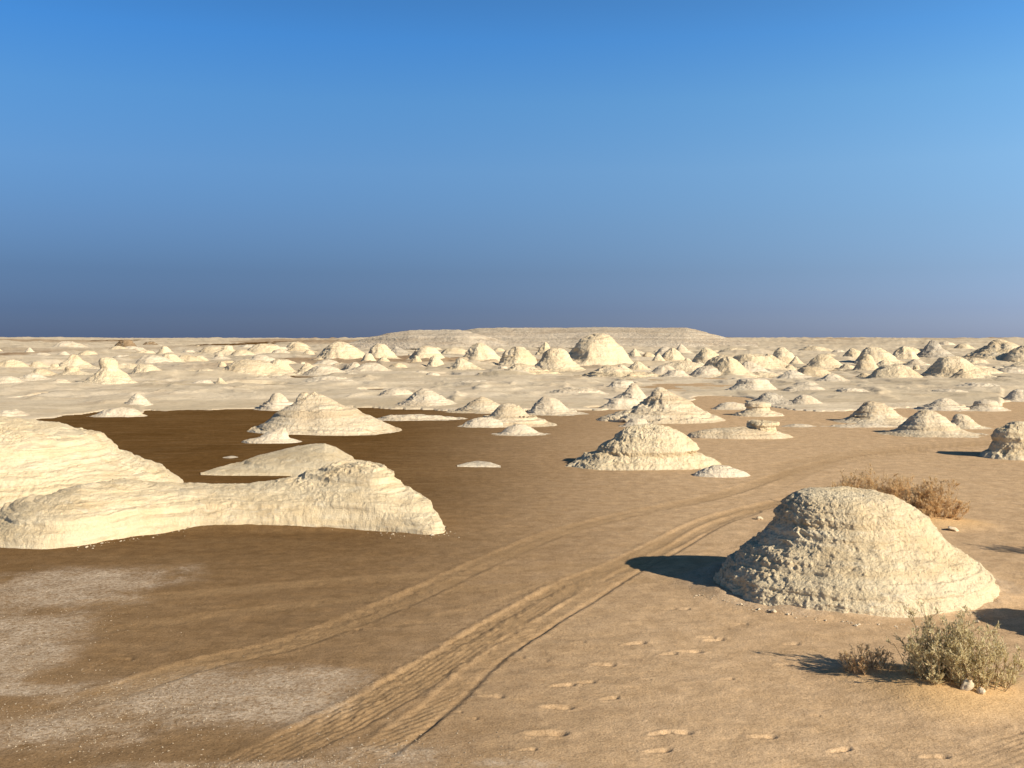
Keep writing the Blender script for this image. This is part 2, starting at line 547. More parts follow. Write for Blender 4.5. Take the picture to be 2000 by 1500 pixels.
for px, py, wx, wy in PALE:
    cx, cy = ground(px, py)
    sx = wx / F * cy
    y0 = ground(px, py + wy)[1]
    y1 = ground(px, py - wy)[1]
    hy = (y1 - y0) / 2
    q = np.hypot((X - cx) / sx, (Y - (y0 + y1) / 2) / hy)
    pale = np.maximum(pale, 0.8 * (1 - sm(0.2, 1.3, q + 0.7 * pn)))
pbk = fbm(P2(X, Y, 6.0), 67, 3) + 0.5 * fbm(P2(X, Y, 16.0), 68, 2)
pale = np.clip(pale + 0.55 * pbk * sm(0.02, 0.4, pale) * (1 - 0.4 * pale), 0, 1)
pale = np.where(D < 14, pale * (1 - 0.75 * np.minimum(1, tr * 1.4)), 0)
drift = np.zeros(len(X))
for px, py, rx, ry, hgt in ((1850, 1356, 0.85, 0.62, 0.085), (1695, 1322, 0.48, 0.27, 0.04), (1800, 1025, 0.95, 0.7, 0.10), (1700, 985, 0.8, 0.7, 0.08), (500, 1014, 1.9, 1.0, 0.17), (600, 1010, 0.9, 0.9, 0.08)):
    cx, cy = ground(px, py)
    q = np.hypot((X - cx) / rx, (Y - cy) / ry) + 0.2 * pn
    drift = np.maximum(drift, (1 - sm(0.3, 1.1, q)) * (0.9 if px > 1000 else 0.12))
    z += hgt * (1 - sm(0.0, 1.15, q))
apr = fbm(P2(X, Y, 2.6), 65, 4)
q = np.hypot((X - 3.42) / 1.50, (Y - 10.38) / 1.22) + 0.05 * apr
z += 0.055 * np.exp(-((q - 0.98) / 0.13) ** 2) * np.clip(0.7 + 0.9 * apr, 0, 1.4)
pale = np.maximum(pale, 0.55 * (1 - sm(1.0, 1.16, q + 0.08 * apr)))
V = np.stack([X, Y, z], 1)
me = mesh_np('sand_ground', V, grid_faces(nr, nc)[:, ::-1])
attr(me, 'dark', dark); attr(me, 'pale', pale); attr(me, 'track', tr); attr(me, 'drift', drift)
link('sand_ground', me, M_sand, kind='structure')
SAND_Z = (X.reshape(nr, nc), Y.reshape(nr, nc), z.reshape(nr, nc))


def sand_z(x, y):
    r = math.hypot(x, y)
    i = int(np.clip(np.searchsorted(radii, r), 1, nr - 1))
    az = np.arctan2(SAND_Z[0][i], SAND_Z[1][i])
    j = int(np.clip(np.searchsorted(az, math.atan2(x, y)), 0, nc - 1))
    return float(SAND_Z[2][i, j])


# ------------------------------------------------------------------ the white chalk pavement behind
FRONT = [(-500, 830), (-60, 828), (55, 822), (160, 813), (272, 815), (282, 806), (400, 805), (515, 797), (600, 800), (690, 797), (870, 801), (960, 806), (1060, 802), (1120, 800),
         (1180, 801), (1240, 793), (1330, 790), (1365, 779), (1440, 776), (1470, 790), (1500, 797), (1600, 806), (1680, 803), (1760, 800), (1830, 797), (1955, 801), (1962, 786), (2010, 778), (2100, 772), (2500, 770)]
dy2 = np.concatenate([np.geomspace(0.9, 8, 50, endpoint=False), np.linspace(8, 92, 190)])
radii2 = (1024.0 * HC / dy2)[::-1]
X, Y, nr2, nc2 = polar(31.0, 900, 55.0, 30, radii2)
D = np.hypot(X, Y)
pxs = 1000 + F * X / np.maximum(Y, 1e-3)
fx = np.array([p[0] for p in FRONT], float)
fy = np.array([p[1] for p in FRONT], float)
yb = np.interp(pxs, fx, fy)
db = F * HC / (yb - YH)
coast = fbm(P2(X, Y, 0.35), 71, 4)
inl = (Y - db) + 1.3 * coast + 0.35 * fbm(P2(X, Y, 1.6), 72, 3)
h = np.where(inl < 0, -0.25, 0.0) + 0.075 * sm(0.0, 0.35, inl) + 0.06 * sm(1.0, 6.0, inl) - 0.02
sw = fbm(np.stack([X * 0.12, Y * 0.07, X * 0], 1), 81, 4)
rid = 1 - np.abs(fbm(np.stack([X * 0.22, Y * 0.10, X * 0], 1), 83, 3, 0.5)) * 3.0
h += sm(1.0, 10.0, inl) * (0.30 * sw + 0.14 * np.maximum(0, rid) ** 2 + 0.06 * fbm(P2(X, Y, 1.1), 85, 3))
# knolls of the far field, part of the terrain relief
kn = fbm(np.stack([X * 0.085, Y * 0.045, X * 0], 1), 91, 3)
h += sm(70, 110, D) * (1.5 * np.maximum(0, kn - 0.12) ** 1.2 * (1 + 0.3 * sw))
kn2 = fbm(np.stack([X * 0.20, Y * 0.10, X * 0], 1), 93, 3)
h += sm(45, 80, D) * 0.9 * np.maximum(0, kn2 - 0.22)
rb = fbm(np.stack([X * 0.012, Y * 0.006, X * 0], 1), 95, 4)
h += sm(250, 500, D) * 2.2 * np.maximum(0, rb) + far_rise(D)
# terraces
tt = h / 0.11 + 0.3 * sw
h = h * 0.5 + 0.5 * 0.11 * (np.floor(tt) + sm(0.35, 0.75, tt - np.floor(tt)) - 0.3 * sw)
# sand-filled hollows
for px, py, wx, wy in ((1410, 779, 55, 4), (735, 762, 40, 3), (1480, 734, 60, 4), (60, 776, 22, 5), (190, 808, 14, 4), (1880, 738, 70, 4), (1640, 716, 40, 6), (1590, 722, 50, 5), (1200, 797, 60, 2), (500, 752, 90, 2),
                       (140, 672, 80, 3), (430, 676, 70, 3), (560, 672, 40, 3), (1800, 722, 60, 4), (1950, 728, 60, 4), (640, 726, 30, 3), (990, 713, 30, 4), (850, 733, 40, 2), (1060, 727, 60, 2), (120, 716, 60, 3)):
    cx, cy = ground(px, py)
    ya, yb_ = ground(px, py + wy)[1], ground(px, py - wy)[1]
    q = np.hypot((X - cx) / (wx / F * cy), (Y - (ya + yb_) / 2) / ((yb_ - ya) / 2)) + 0.5 * coast
    h -= 0.5 * (1 - sm(0.7, 1.2, q))
sn = fbm(np.stack([X * 0.05, Y * 0.018, X * 0], 1), 97, 4)
sandy = sm(0.10, 0.32, sn) * (0.22 + 0.55 * sm(70, 130, D) * (1 - sm(190, 260, D))) * (1 - sm(0.4, 1.0, np.maximum(0, h - far_rise(D))) )
sandy = np.maximum(sandy, 0.6 * sm(0.08, 0.33, fbm(np.stack([X * 0.012, Y * 0.004, X * 0], 1), 99, 3)) * sm(150, 300, D))
V = np.stack([X, Y, h], 1)
keep = h.reshape(nr2, nc2)
fc = grid_faces(nr2, nc2)[:, ::-1]
fz = np.max(h[fc], 1)
fc = fc[(fz > -0.22)]
me = mesh_np('chalk_pavement', V, fc)
attr(me, 'sandy', np.clip(sandy, 0, 1))
link('chalk_pavement', me, M_plain, kind='structure')


# ------------------------------------------------------------------ rock builders
def strata(z, p, S, thick, seed):
    t = z / thick + 0.35 * fbm(p * (1.2 / S), seed + 5, 3)
    i = np.floor(t)
    f = t - i
    z0 = np.zeros_like(i)
    a = _h(i, z0, z0, seed) * 2 - 1
    b_ = _h(i + 1, z0, z0, seed) * 2 - 1
    return a + (b_ - a) * sm(0.62, 1.0, f)


def grid_normals(G, wrap):
    du = np.zeros_like(G)
    dv = np.zeros_like(G)
    du[1:-1] = G[2:] - G[:-2]
    du[0] = G[1] - G[0]
    du[-1] = G[-1] - G[-2]
    if wrap:
        dv = np.roll(G, -1, 1) - np.roll(G, 1, 1)
    else:
        dv[:, 1:-1] = G[:, 2:] - G[:, :-2]
        dv[:, 0] = G[:, 1] - G[:, 0]
        dv[:, -1] = G[:, -1] - G[:, -2]
    n = np.cross(dv, du)
    l = np.linalg.norm(n, axis=-1, keepdims=True)
    return n / np.maximum(l, 1e-9)


_seed = [100]


def displace(G, S, wrap, lump, ledge, rough, thick, extra=None, zmax=None):
    _seed[0] += 7
    sd_ = _seed[0]
    nrm = grid_normals(G, wrap)
    p = G.reshape(-1, 3)
    d = lump * S * fbm(p * (2.2 / S), sd_, 3)
    d = d + ledge * S * strata(p[:, 2], p, S, thick, sd_)
    d = d + rough * S * (fbm(p * (11.0 / S), sd_ + 2, 4) + 0.5 * fbm(p * (34.0 / S), sd_ + 3, 2))
    if extra is not None:
        d = d + extra(p, nrm.reshape(-1, 3))
    p = p + nrm.reshape(-1, 3) * d[:, None]
    return p.reshape(G.shape)


def loft_mesh(name, L, R, front_y, ratio=0.85, nseg=None, nring=None, lump=0.03, ledge=0.02, rough=0.012, thick=None, extra=None, base_z=0.0, depth=None, ter=0.0, ter_thick=None):
    """rings between a left and a right outline (pixels, top to base), closed round in depth"""
    L = np.array(L, float)
    R = np.array(R, float)
    wpx = R[:, 0].max() - L[:, 0].min()
    if depth is None:
        df = ground(1000, front_y, base_z)[1]
        yc = df / max(0.3, 1 - ratio * wpx / 2 / F)
    else:
        yc = depth
    xl, zl = on_plane(L[:, 0], L[:, 1], yc)
    xr, zr = on_plane(R[:, 0], R[:, 1], yc)
    ab = (xr[-1] - xl[-1]) / 2
    if min(zl[-1], zr[-1]) > base_z - 0.1:
        zlo = base_z - max(0.14, 0.13 * (max(zl[0], zr[0]) - base_z))
        xl, zl = np.append(xl, xl[-1] - 0.10 * ab), np.append(zl, zlo)
        xr, zr = np.append(xr, xr[-1] + 0.10 * ab), np.append(zr, zlo)
    ztop = max(zl[0], zr[0])
    zl[0] = zr[0] = ztop
    H = ztop - base_z
    zb = base_z - max(0.12, 0.12 * H)

    def prof(x, z_):
        o = np.argsort(z_)
        z_, x = z_[o], x[o]
        return lambda q: np.interp(q, z_, x)
    fl, fr = prof(xl, zl), prof(xr, zr)
    q = np.linspace(zb, ztop, 600)
    a = (fr(q) - fl(q)) / 2
    c = (fr(q) + fl(q)) / 2
    # close the top
    a = np.append(a, 0.0)
    c = np.append(c, c[-1])
    q = np.append(q, ztop + 0.10 * a[-2])
    s = np.concatenate([[0], np.cumsum(np.hypot(np.diff(q), np.diff(a)))])
    pw = wpx * 0.512
    ph = H / yc * F * 0.512
    nseg = nseg or int(np.clip(pw * 2.2, 40, 420))
    nring = nring or int(np.clip((ph + pw * 0.25) * (2.6 if ter else 1.6), 24, 240))
    ss = np.linspace(0, s[-1], nring)
    zr_ = np.interp(ss, s, q)
    ar = np.interp(ss, s, a)
    cr = np.interp(ss, s, c)
    ph_ = np.linspace(0, 2 * math.pi, nseg, endpoint=False)
    G = np.zeros((nring, nseg, 3))
    _seed[0] += 3
    lob = fbm(np.stack([np.cos(ph_) * 1.3, np.sin(ph_) * 1.3, np.full(nseg, _seed[0] * 1.7)], 1), _seed[0], 2)
    lob = lob * np.abs(np.sin(ph_)) * 0.16
    A2 = np.repeat(ar[:, None], nseg, 1)
    C2 = np.repeat(cr[:, None], nseg, 1)
    if ter > 0:
        th = ter_thick or H / 7.0
        ZZ = np.repeat(zr_[:, None], nseg, 1)
        wq = np.stack([(C2 + A2 * np.cos(ph_)).ravel(), (ratio * A2 * np.sin(ph_)).ravel(), ZZ.ravel() * 0.6], 1) * (1.6 / max(H, 0.3 * a.max()))
        tt_ = ZZ / th + 0.8 * fbm(wq, _seed[0] + 1, 3).reshape(ZZ.shape) + 0.9 * fbm(np.stack([zr_ / th * 0.45, zr_ * 0, zr_ * 0 + _seed[0]], 1), 77, 2)[:, None]
        ii = np.floor(tt_)
        zz_ = np.zeros_like(ii)
        sl = ter * (0.15 + 0.85 * _h(ii.astype(np.int64), zz_.astype(np.int64), zz_.astype(np.int64), _seed[0]) ** 1.5)
        sl = sl * np.clip(0.75 + 0.9 * fbm(wq * 1.7 + 9.1, _seed[0] + 2, 2).reshape(ZZ.shape), 0.1, 1)
        zq = ZZ + sl * th * ((ii + sm(0.72, 1.0, tt_ - ii) - 0.36) - (tt_ - 0.5) )
        zq = np.clip(zq, zb, ztop)
        fade_ = sm(0.0, 0.12, (ztop - ZZ) / H) * sm(0.0, 0.14, (ZZ - base_z) / H)
        zq = ZZ + (zq - ZZ) * fade_
        lq, rq = fl(zq), fr(zq)
        top_ = (ar / np.maximum((fr(np.minimum(zr_, ztop)) - fl(np.minimum(zr_, ztop))) / 2, 1e-6))[:, None]
        A2 = np.maximum((rq - lq) / 2, 0) * np.minimum(top_, 1.0)
        C2 = (rq + lq) / 2
    G[:, :, 0] = C2 + A2 * np.cos(ph_)[None, :]
    G[:, :, 1] = yc + ratio * A2 * (np.sin(ph_) * (1 + lob))[None, :]
    G[:, :, 2] = zr_[:, None]
    S = max(H, 0.35 * a.max())
    G = displace(G, S, True, lump, ledge, rough, thick or H * 0.13, extra)
    org = np.array([c[0], yc, base_z])
    V = G.reshape(-1, 3) - org
    top = V[-nseg:].mean(0)
    V = np.vstack([V, top[None]])
    quads = grid_faces(nring, nseg, True)
    me = mesh_np(name, V, quads[:, :], True) if False else None
    # quads plus a fan at the summit
    k = np.arange(nseg)
    fan = np.stack([(nring - 1) * nseg + k, (nring - 1) * nseg + (k + 1) % nseg, np.full(nseg, nring * nseg)], 1)
    tri = np.vstack([quads[:, [0, 1, 2]], quads[:, [0, 2, 3]], fan])
    me = mesh_np(name, V, tri)
    return me, org


def rock(name, label, cat, mat, L, R, front_y, group=None, parent=None, **kw):
    me, org = loft_mesh(name, L, R, front_y, **kw)
    o = link(name, me, mat, parent, label, cat, group)
    o.location = org
    return o


PROF = {
    'dome': [(1.0, 0.0), (0.985, 0.14), (0.94, 0.29), (0.85, 0.46), (0.70, 0.61), (0.50, 0.73), (0.30, 0.82), (0.16, 0.90), (0.08, 1.05), (0.03, 1.25), (-0.02, 1.45)],
    'hill': [(1.0, 0.0), (0.98, 0.13), (0.92, 0.27), (0.81, 0.42), (0.64, 0.58), (0.44, 0.72), (0.26, 0.84), (0.13, 0.95), (0.05, 1.12), (-0.02, 1.4)],
    'cone': [(1.0, 0.0), (0.97, 0.08), (0.87, 0.18), (0.71, 0.31), (0.55, 0.44), (0.39, 0.58), (0.24, 0.75), (0.12, 0.93), (0.05, 1.14), (-0.02, 1.42)],
    'bell': [(1.0, 0.0), (0.97, 0.13), (0.88, 0.26), (0.72, 0.39), (0.54, 0.50), (0.42, 0.57), (0.25, 0.70), (0.13, 0.86), (0.06, 1.06), (-0.02, 1.32)],
    'step': [(1.0, 0.0), (0.97, 0.11), (0.86, 0.24), (0.70, 0.35), (0.52, 0.46), (0.44, 0.52), (0.42, 0.66), (0.30, 0.70), (0.27, 0.86), (0.12, 0.92), (0.05, 1.1), (-0.02, 1.3)],
    'flat': [(1.0, 0.40), (0.94, 0.50), (0.80, 0.55), (0.55, 0.62), (0.40, 0.74), (0.20, 0.90), (0.08, 1.08), (-0.02, 1.25)],
    'cap': [(1.0, 0.40), (0.93, 0.50), (0.72, 0.53), (0.60, 0.46), (0.42, 0.48), (0.34, 0.66), (0.18, 0.85), (0.08, 1.0), (-0.02, 1.15)],
    'knob': [(1.0, 0.12), (0.95, 0.24), (0.74, 0.30), (0.62, 0.28), (0.52, 0.36), (0.36, 0.55), (0.18, 0.76), (0.08, 0.95), (-0.02, 1.15)],
    'low': [(1.0, 0.0), (0.95, 0.26), (0.80, 0.50), (0.50, 0.76), (0.22, 0.94), (0.08, 1.12), (-0.02, 1.3)],
}


def mound(label, peak, xl, xr, y_top, y_base, prof='dome', mat=None, ratio=0.85, group='chalk mounds across the plain', ter=0.6, name='chalk_mound', cat='rock mound', **kw):
    pr = PROF[prof]
    # rows of the outline: interpolate between the summit row and the ground row at the mound's middle
    wpx = xr - xl
    df = ground(1000, y_base)[1]
    yc = df / max(0.3, 1 - ratio * wpx / 2 / F)
    y0 = YH + F * HC / yc
    rows = [(y0 + (y_top - y0) * v, r) for v, r in pr]
    if 'extra' not in kw:
        kw['extra'] = flank_of((y0 - y_top) / F * yc)
    L = [(peak - (peak - xl) * r, y) for y, r in rows]
    R = [(peak + (xr - peak) * r, y) for y, r in rows]
    return rock(name, label, cat, mat, L, R, y_base, group, ratio=ratio, ter=ter, **kw)


def ridge_mesh(name, top, base, width, crest=0.5, nx=300, nt=80, pf=2.0, lip=0.0, lump=0.03, ledge=0.02, rough=0.012, thick=0.1, extra=None, S=None):
    top = np.array(top, float)
    base = np.array(base, float)
    width = np.array(width, float)
    x0, x1 = max(top[0, 0], base[0, 0]), min(top[-1, 0], base[-1, 0])
    e = 0.5 - 0.5 * np.cos(np.linspace(0, math.pi, nx))
    px = x0 + (x1 - x0) * (0.35 * e + 0.65 * np.linspace(0, 1, nx))
    yt = np.interp(px, top[:, 0], top[:, 1])
    yb = np.interp(px, base[:, 0], base[:, 1])
    W = np.interp(px, width[:, 0], width[:, 1])
    kw_ = max(2, nx // 26)
    k = np.hanning(2 * kw_ + 3)[1:-1]
    k = k / k.sum()
    def smooth(a, m=1):
        e_ = np.pad(a, kw_, 'reflect', reflect_type='odd')
        return np.convolve(e_, k, 'valid')
    yb, W = smooth(smooth(yb)), np.maximum(0.1, smooth(smooth(W)))
    yt = 0.5 * yt + 0.5 * smooth(yt)
    gx, gy = ground(px, yb)
    dist = np.hypot(gx, gy)
    ux, uy = gx / dist, gy / dist
    cx, cy = gx + ux * W * crest, gy + uy * W * crest
    zc = np.maximum(0.01, HC - (np.array(yt) - YH) / F * cy)
    t = np.concatenate([[-0.03], np.linspace(0, 1, nt) , [1.03]])
    G = np.zeros((len(t), nx, 3))
    for i, tv in enumerate(t):
        if tv < 0 or tv > 1:
            g = -0.25 / np.maximum(zc, 0.25)
        elif tv <= crest:
            u = tv / crest
            g = lip * sm(0.0, 0.09, u) + (1 - lip) * (1 - (1 - u) ** pf) ** 0.9
        else:
            u = (1 - tv) / (1 - crest)
            g = (1 - (1 - u) ** 2.0) ** 0.8
        G[i, :, 0] = gx + ux * W * tv
        G[i, :, 1] = gy + uy * W * tv
        G[i, :, 2] = zc * g
    S = S or float(zc.max())
    G = displace(G[:, ::-1], S, False, lump, ledge, rough, thick, extra)
    org = np.array([float(gx.mean()), float(gy.mean() + W.mean() / 2), 0.0])
    V = G.reshape(-1, 3) - org
    return mesh_np(name, V, grid_faces(len(t), nx)[:, ::-1]), org


def ridge(name, label, cat, mat, top, base, width, group=None, parent=None, **kw):
    me, org = ridge_mesh(name, top, base, width, **kw)
    # faces must look outwards (upwards)
    o = link(name, me, mat, parent, label, cat, group)
    o.location = org
    return o


G_MID = 'chalk rocks standing in the sand'
G_FAR = 'chalk mounds of the far field'


# ------------------------------------------------------------------ the near rocks
def warp(p, f, a, sd_):
    return p + a * np.stack([fbm(p * f, sd_, 2), fbm(p * f, sd_ + 1, 2), fbm(p * f, sd_ + 2, 2)], 1)


def crust(p, n):
    """bedded and chipped chalk; pitted and finned on the shaded side"""
    left = np.clip(-0.28 - 0.95 * n[:, 0], 0.0, 1.0) ** 0.8
    up = np.clip(n[:, 2], 0, 1)
    q = warp(p, 4.0, 0.05, 401)
    bed = fbm(q * np.array((1.6, 1.6, 19.0)), 404, 4, 0.6)
    chip = np.abs(fbm(q * np.array((9.0, 9.0, 12.0)), 405, 4, 0.6)) - 0.2
    rdg = np.abs(fbm(q * np.array((11.0, 11.0, 7.0)), 408, 3, 0.6)) - 0.2
    pit = sm(0.10, 0.42, fbm(q * np.array((8.5, 8.5, 4.5)), 411, 3))
    hole = sm(0.36, 0.52, fbm(q * np.array((13.0, 13.0, 16.0)), 417, 2))
    d = 0.026 * bed * (1 - 0.5 * left) + (0.030 + 0.045 * left) * chip - 0.05 * rdg * left - 0.085 * pit * left
    d -= 0.022 * hole * (0.5 + left) * (1 - 0.6 * up)
    return d * (1 - 0.45 * up * up) + 0.007 * fbm(p * 24, 413, 4, 0.65)


rock('chalk_boulder', 'large rough cream chalk boulder, pitted on its shaded side, behind the green shrub', 'boulder', M_near,
     [(1625, 956), (1592, 957), (1562, 961), (1541, 970), (1528, 986), (1519, 1012), (1500, 1038), (1468, 1066), (1437, 1092), (1412, 1116), (1398, 1138), (1380, 1157), (1340, 1168), (1300, 1174)],
     [(1665, 956), (1706, 959), (1746, 967), (1778, 985), (1812, 1018), (1850, 1058), (1890, 1085), (1920, 1112), (1934, 1138), (1944, 1160), (1940, 1172), (1930, 1185)],
     1216, ratio=0.80, nseg=900, nring=330, lump=0.035, ledge=0.014, rough=0.006, thick=0.055, extra=crust, ter=0.30, ter_thick=0.11)

def ridge_extra(p, n):
    q = warp(p, 1.5, 0.06, 431)
    bed = fbm(q * np.array((0.9, 0.9, 16.0)), 435, 4, 0.6)
    crk = np.abs(fbm(q * np.array((5.0, 5.0, 7.0)), 436, 3, 0.55))
    ptch = sm(-0.1, 0.4, fbm(p * 1.1, 437, 2))
    chip = np.abs(fbm(q * np.array((6.5, 6.5, 13.0)), 439, 4, 0.6)) - 0.2
    return 0.042 * bed + 0.036 * chip * (0.4 + 0.6 * ptch) - 0.016 * ptch * np.maximum(0, 0.10 - crk) / 0.10 + 0.007 * fbm(p * 18, 438, 4, 0.6)


rock('chalk_hill', 'big banded chalk hill cut off by the picture edge behind the long ridge', 'rock mound', M_near,
     [(-60, 818), (-140, 822), (-300, 850), (-420, 900), (-480, 960), (-520, 1000)],
     [(20, 819), (62, 823), (130, 838), (185, 852), (212, 866), (222, 884), (262, 902), (300, 918), (335, 942), (365, 965)],
     1003, ratio=0.72, nseg=900, nring=360, lump=0.02, ledge=0.014, rough=0.008, thick=0.14, group=G_MID, extra=ridge_extra, ter=0.6, ter_thick=0.2)


ridge('chalk_ridge', 'long low saddle-backed chalk ridge nearest the camera, white along its foot', 'rock ridge', M_near,
      [(-80, 1050), (-40, 1025), (0, 1003), (30, 985), (90, 965), (160, 946), (250, 936), (335, 941), (400, 946), (470, 943), (560, 934), (620, 921), (665, 905), (700, 899), (722, 899), (740, 906), (775, 936), (820, 970), (848, 992), (860, 1012), (868, 1036)],
      [(-80, 1064), (0, 1068), (40, 1071), (90, 1072), (150, 1066), (250, 1046), (350, 1034), (450, 1031), (560, 1031), (620, 1031), (680, 1032), (760, 1035), (820, 1041), (850, 1042), (868, 1038)],
      [(-80, 0.7), (-20, 1.7), (120, 2.4), (300, 2.2), (420, 1.9), (560, 1.9), (700, 2.2), (780, 2.0), (830, 1.5), (858, 0.8), (868, 0.25)],
      crest=0.55, nx=900, nt=200, pf=1.8, lip=0.20, lump=0.035, ledge=0.045, rough=0.010, thick=0.065, extra=ridge_extra, S=0.7, group=G_MID)
ridge('chalk_wedge', 'pale triangular chalk wedge rising behind the long ridge', 'rock mound', M_near,
      [(392, 926), (440, 912), (500, 895), (560, 878), (605, 869), (635, 867), (652, 873), (690, 898), (730, 925), (760, 945)],
      [(392, 927), (440, 928), (500, 929), (580, 930), (640, 931), (700, 932), (760, 934)],
      [(392, 0.3), (450, 1.6), (560, 3.0), (650, 3.2), (720, 2.2), (760, 0.4)], crest=0.6, nx=420, nt=120, lip=0.12, lump=0.04, ledge=0.06, rough=0.014, thick=0.07, group=G_MID)
ridge('chalk_sliver', 'thin white chalk sliver lying in brown sand beside the triangular wedge', 'rock slab', M_white,
      [(424, 896), (450, 892), (500, 894), (545, 898)], [(424, 897), (460, 898), (510, 898), (545, 899)], [(424, .2), (460, .8), (520, .8), (545, .2)], nx=120, nt=24, lump=.01, ledge=.01, rough=.01, S=0.1, group=G_MID)
ridge('chalk_sliver', 'lone low white chalk hump in open brown sand', 'rock slab', M_white,
      [(893, 910), (912, 905), (935, 902), (958, 904), (978, 911)], [(893, 911), (930, 911.5), (978, 912)], [(893, .2), (930, .9), (978, .2)], nx=120, nt=30, lump=.01, ledge=.01, rough=.01, S=0.12, group=G_MID)

# stepped cone with its spur
e = link('stepped_cone', None, None, None, 'tall stepped chalk cone with knobs on its summit and terraces spreading sideways', 'rock mound', G_MID)
cone, org = loft_mesh('terraces', [(600, 770), (590, 775), (578, 784), (560, 796), (540, 806), (522, 822), (506, 832), (486, 838), (470, 846), (460, 852)],
                      [(628, 772), (645, 780), (668, 793), (695, 800), (705, 807), (735, 818), (750, 826), (765, 832), (790, 842), (812, 850)],
                      853, ratio=0.75, nseg=620, nring=300, lump=0.035, ledge=0.02, rough=0.012, thick=0.16, ter=0.85, ter_thick=0.16)
e.location = org
link('terraces', cone, M_mid, e)
for nm, L, R in (('knob', [(592, 768), (587, 772), (583, 780), (580, 790)], [(596, 768), (600, 772), (603, 780), (606, 790)]),
                 ('knob', [(612, 764), (606, 768), (602, 776), (598, 788)], [(618, 764), (623, 768), (628, 776), (634, 788)])):
    k, ko = loft_mesh(nm, L, R, 850, depth=float(org[1]), ratio=0.8, nseg=60, nring=30, lump=0.06, ledge=0.04, rough=0.03)
    o = link(nm, k, M_mid, e)
    o.location = ko - org
k, ko = loft_mesh('spur', [(545, 836), (528, 843), (515, 850), (496, 857), (476, 861), (468, 868)], [(558, 838), (562, 848), (566, 855), (584, 862), (600, 868), (612, 874)], 869, ratio=0.6, nseg=260, nring=70, lump=0.04, ledge=0.03, rough=0.02, thick=0.09, ter=0.8)
o = link('spur', k, M_white, e)
o.location = ko - org

# dome on a plinth
e = link('domed_rock', None, None, None, 'rounded chalk dome on a broad plinth with dark fissures, beyond the tracks', 'rock mound', G_MID)


def fiss(p, n):
    left = np.clip(0.05 - n[:, 0], 0.0, 1.0)
    q = warp(p, 2.2, 0.15, 441)
    bil = np.abs(fbm(q * np.array((4.0, 4.0, 5.0)), 445, 4, 0.6))
    pit = sm(0.1, 0.4, fbm(q * np.array((3.4, 3.4, 1.6)), 447, 3))
    return (0.035 + 0.08 * left) * (bil - 0.2) - 0.15 * pit * left + 0.010 * fbm(p * 10, 449, 3)


def fiss_soft(p, n):
    return 0.5 * fiss(p, n)


def flank_of(S, amp=0.10):
    def f(p, n):
        left = np.clip(-0.12 - n[:, 0], 0.0, 1.0) ** 0.7
        return -amp * S * sm(0.0, 0.35, fbm(p * (np.array((1.9, 1.9, 2.6)) / S), 452, 3)) * left
    return f


flank = flank_of(1.2, 0.22)


pl, org = loft_mesh('plinth', [(1175, 881), (1158, 884), (1146, 889), (1134, 895), (1120, 902), (1104, 910)], [(1352, 882), (1370, 886), (1388, 894), (1404, 902), (1416, 908), (1430, 914)],
                    921, ratio=0.62, nseg=640, nring=140, lump=0.05, ledge=0.04, rough=0.02, thick=0.1, extra=fiss)
e.location = org
link('plinth', pl, M_near, e)
dm, do = loft_mesh('dome', [(1262, 828), (1240, 830), (1222, 836), (1207, 847), (1197, 858), (1178, 868), (1168, 878), (1168, 892)], [(1282, 828), (1305, 833), (1328, 842), (1345, 854), (1358, 866), (1364, 876), (1355, 884), (1350, 892)],
                   900, depth=float(org[1]), ratio=0.75, nseg=640, nring=200, lump=0.03, ledge=0.02, rough=0.02, thick=0.12, extra=fiss)
o = link('dome', dm, M_near, e)
o.location = do - org
mound('small smooth white chalk hump at the foot of the plinth dome', 1404, 1352, 1466, 909, 936, 'low', M_white, 0.6, G_MID, lump=0.04, ledge=0.03, rough=0.02)
mound('small flat white chalk cap showing just behind the plinth dome', 1245, 1214, 1276, 817, 834, 'flat', M_white, 0.6, G_MID, lump=0.04, ledge=0.05, rough=0.03)
rock('chalk_cone', 'sharp cream chalk cone with a dark broken left flank and banded foot', 'rock mound', M_mid,
     [(1284, 757), (1276, 762), (1268, 773), (1256, 782), (1244, 790), (1228, 798), (1216, 805), (1196, 811), (1176, 815), (1165, 820)],
     [(1292, 757), (1312, 766), (1335, 778), (1355, 790), (1376, 802), (1390, 810), (1404, 816), (1425, 823), (1440, 828)],
     829, G_MID, ratio=0.8, nseg=520, nring=280, lump=0.035, ledge=0.015, rough=0.014, thick=0.17, ter=0.75, ter_thick=0.17, extra=flank)
e = link('ledge_rock', None, None, None, 'long flat chalk ledge carrying a drum-shaped block', 'rock slab', G_MID)
lg, org = loft_mesh('ledge', [(1400, 838), (1375, 839), (1360, 842), (1350, 846), (1344, 852), (1340, 858)], [(1500, 838), (1516, 841), (1530, 847), (1546, 854), (1556, 860)], 857, ratio=0.42, nseg=420, nring=80, lump=0.04, ledge=0.03, rough=0.02, thick=0.1, ter=0.6, ter_thick=0.09)
e.location = org
link('ledge', lg, M_mid, e)
dr, do = loft_mesh('drum', [(1470, 821), (1462, 823), (1460, 828), (1463, 833), (1464, 846)], [(1508, 821), (1518, 823), (1519, 828), (1515, 834), (1516, 846)], 850, depth=float(org[1]), ratio=0.8, nseg=200, nring=70, lump=0.05, ledge=0.06, rough=0.05, thick=0.1, extra=fiss)
o = link('drum', dr, M_near, e)
o.location = do - org
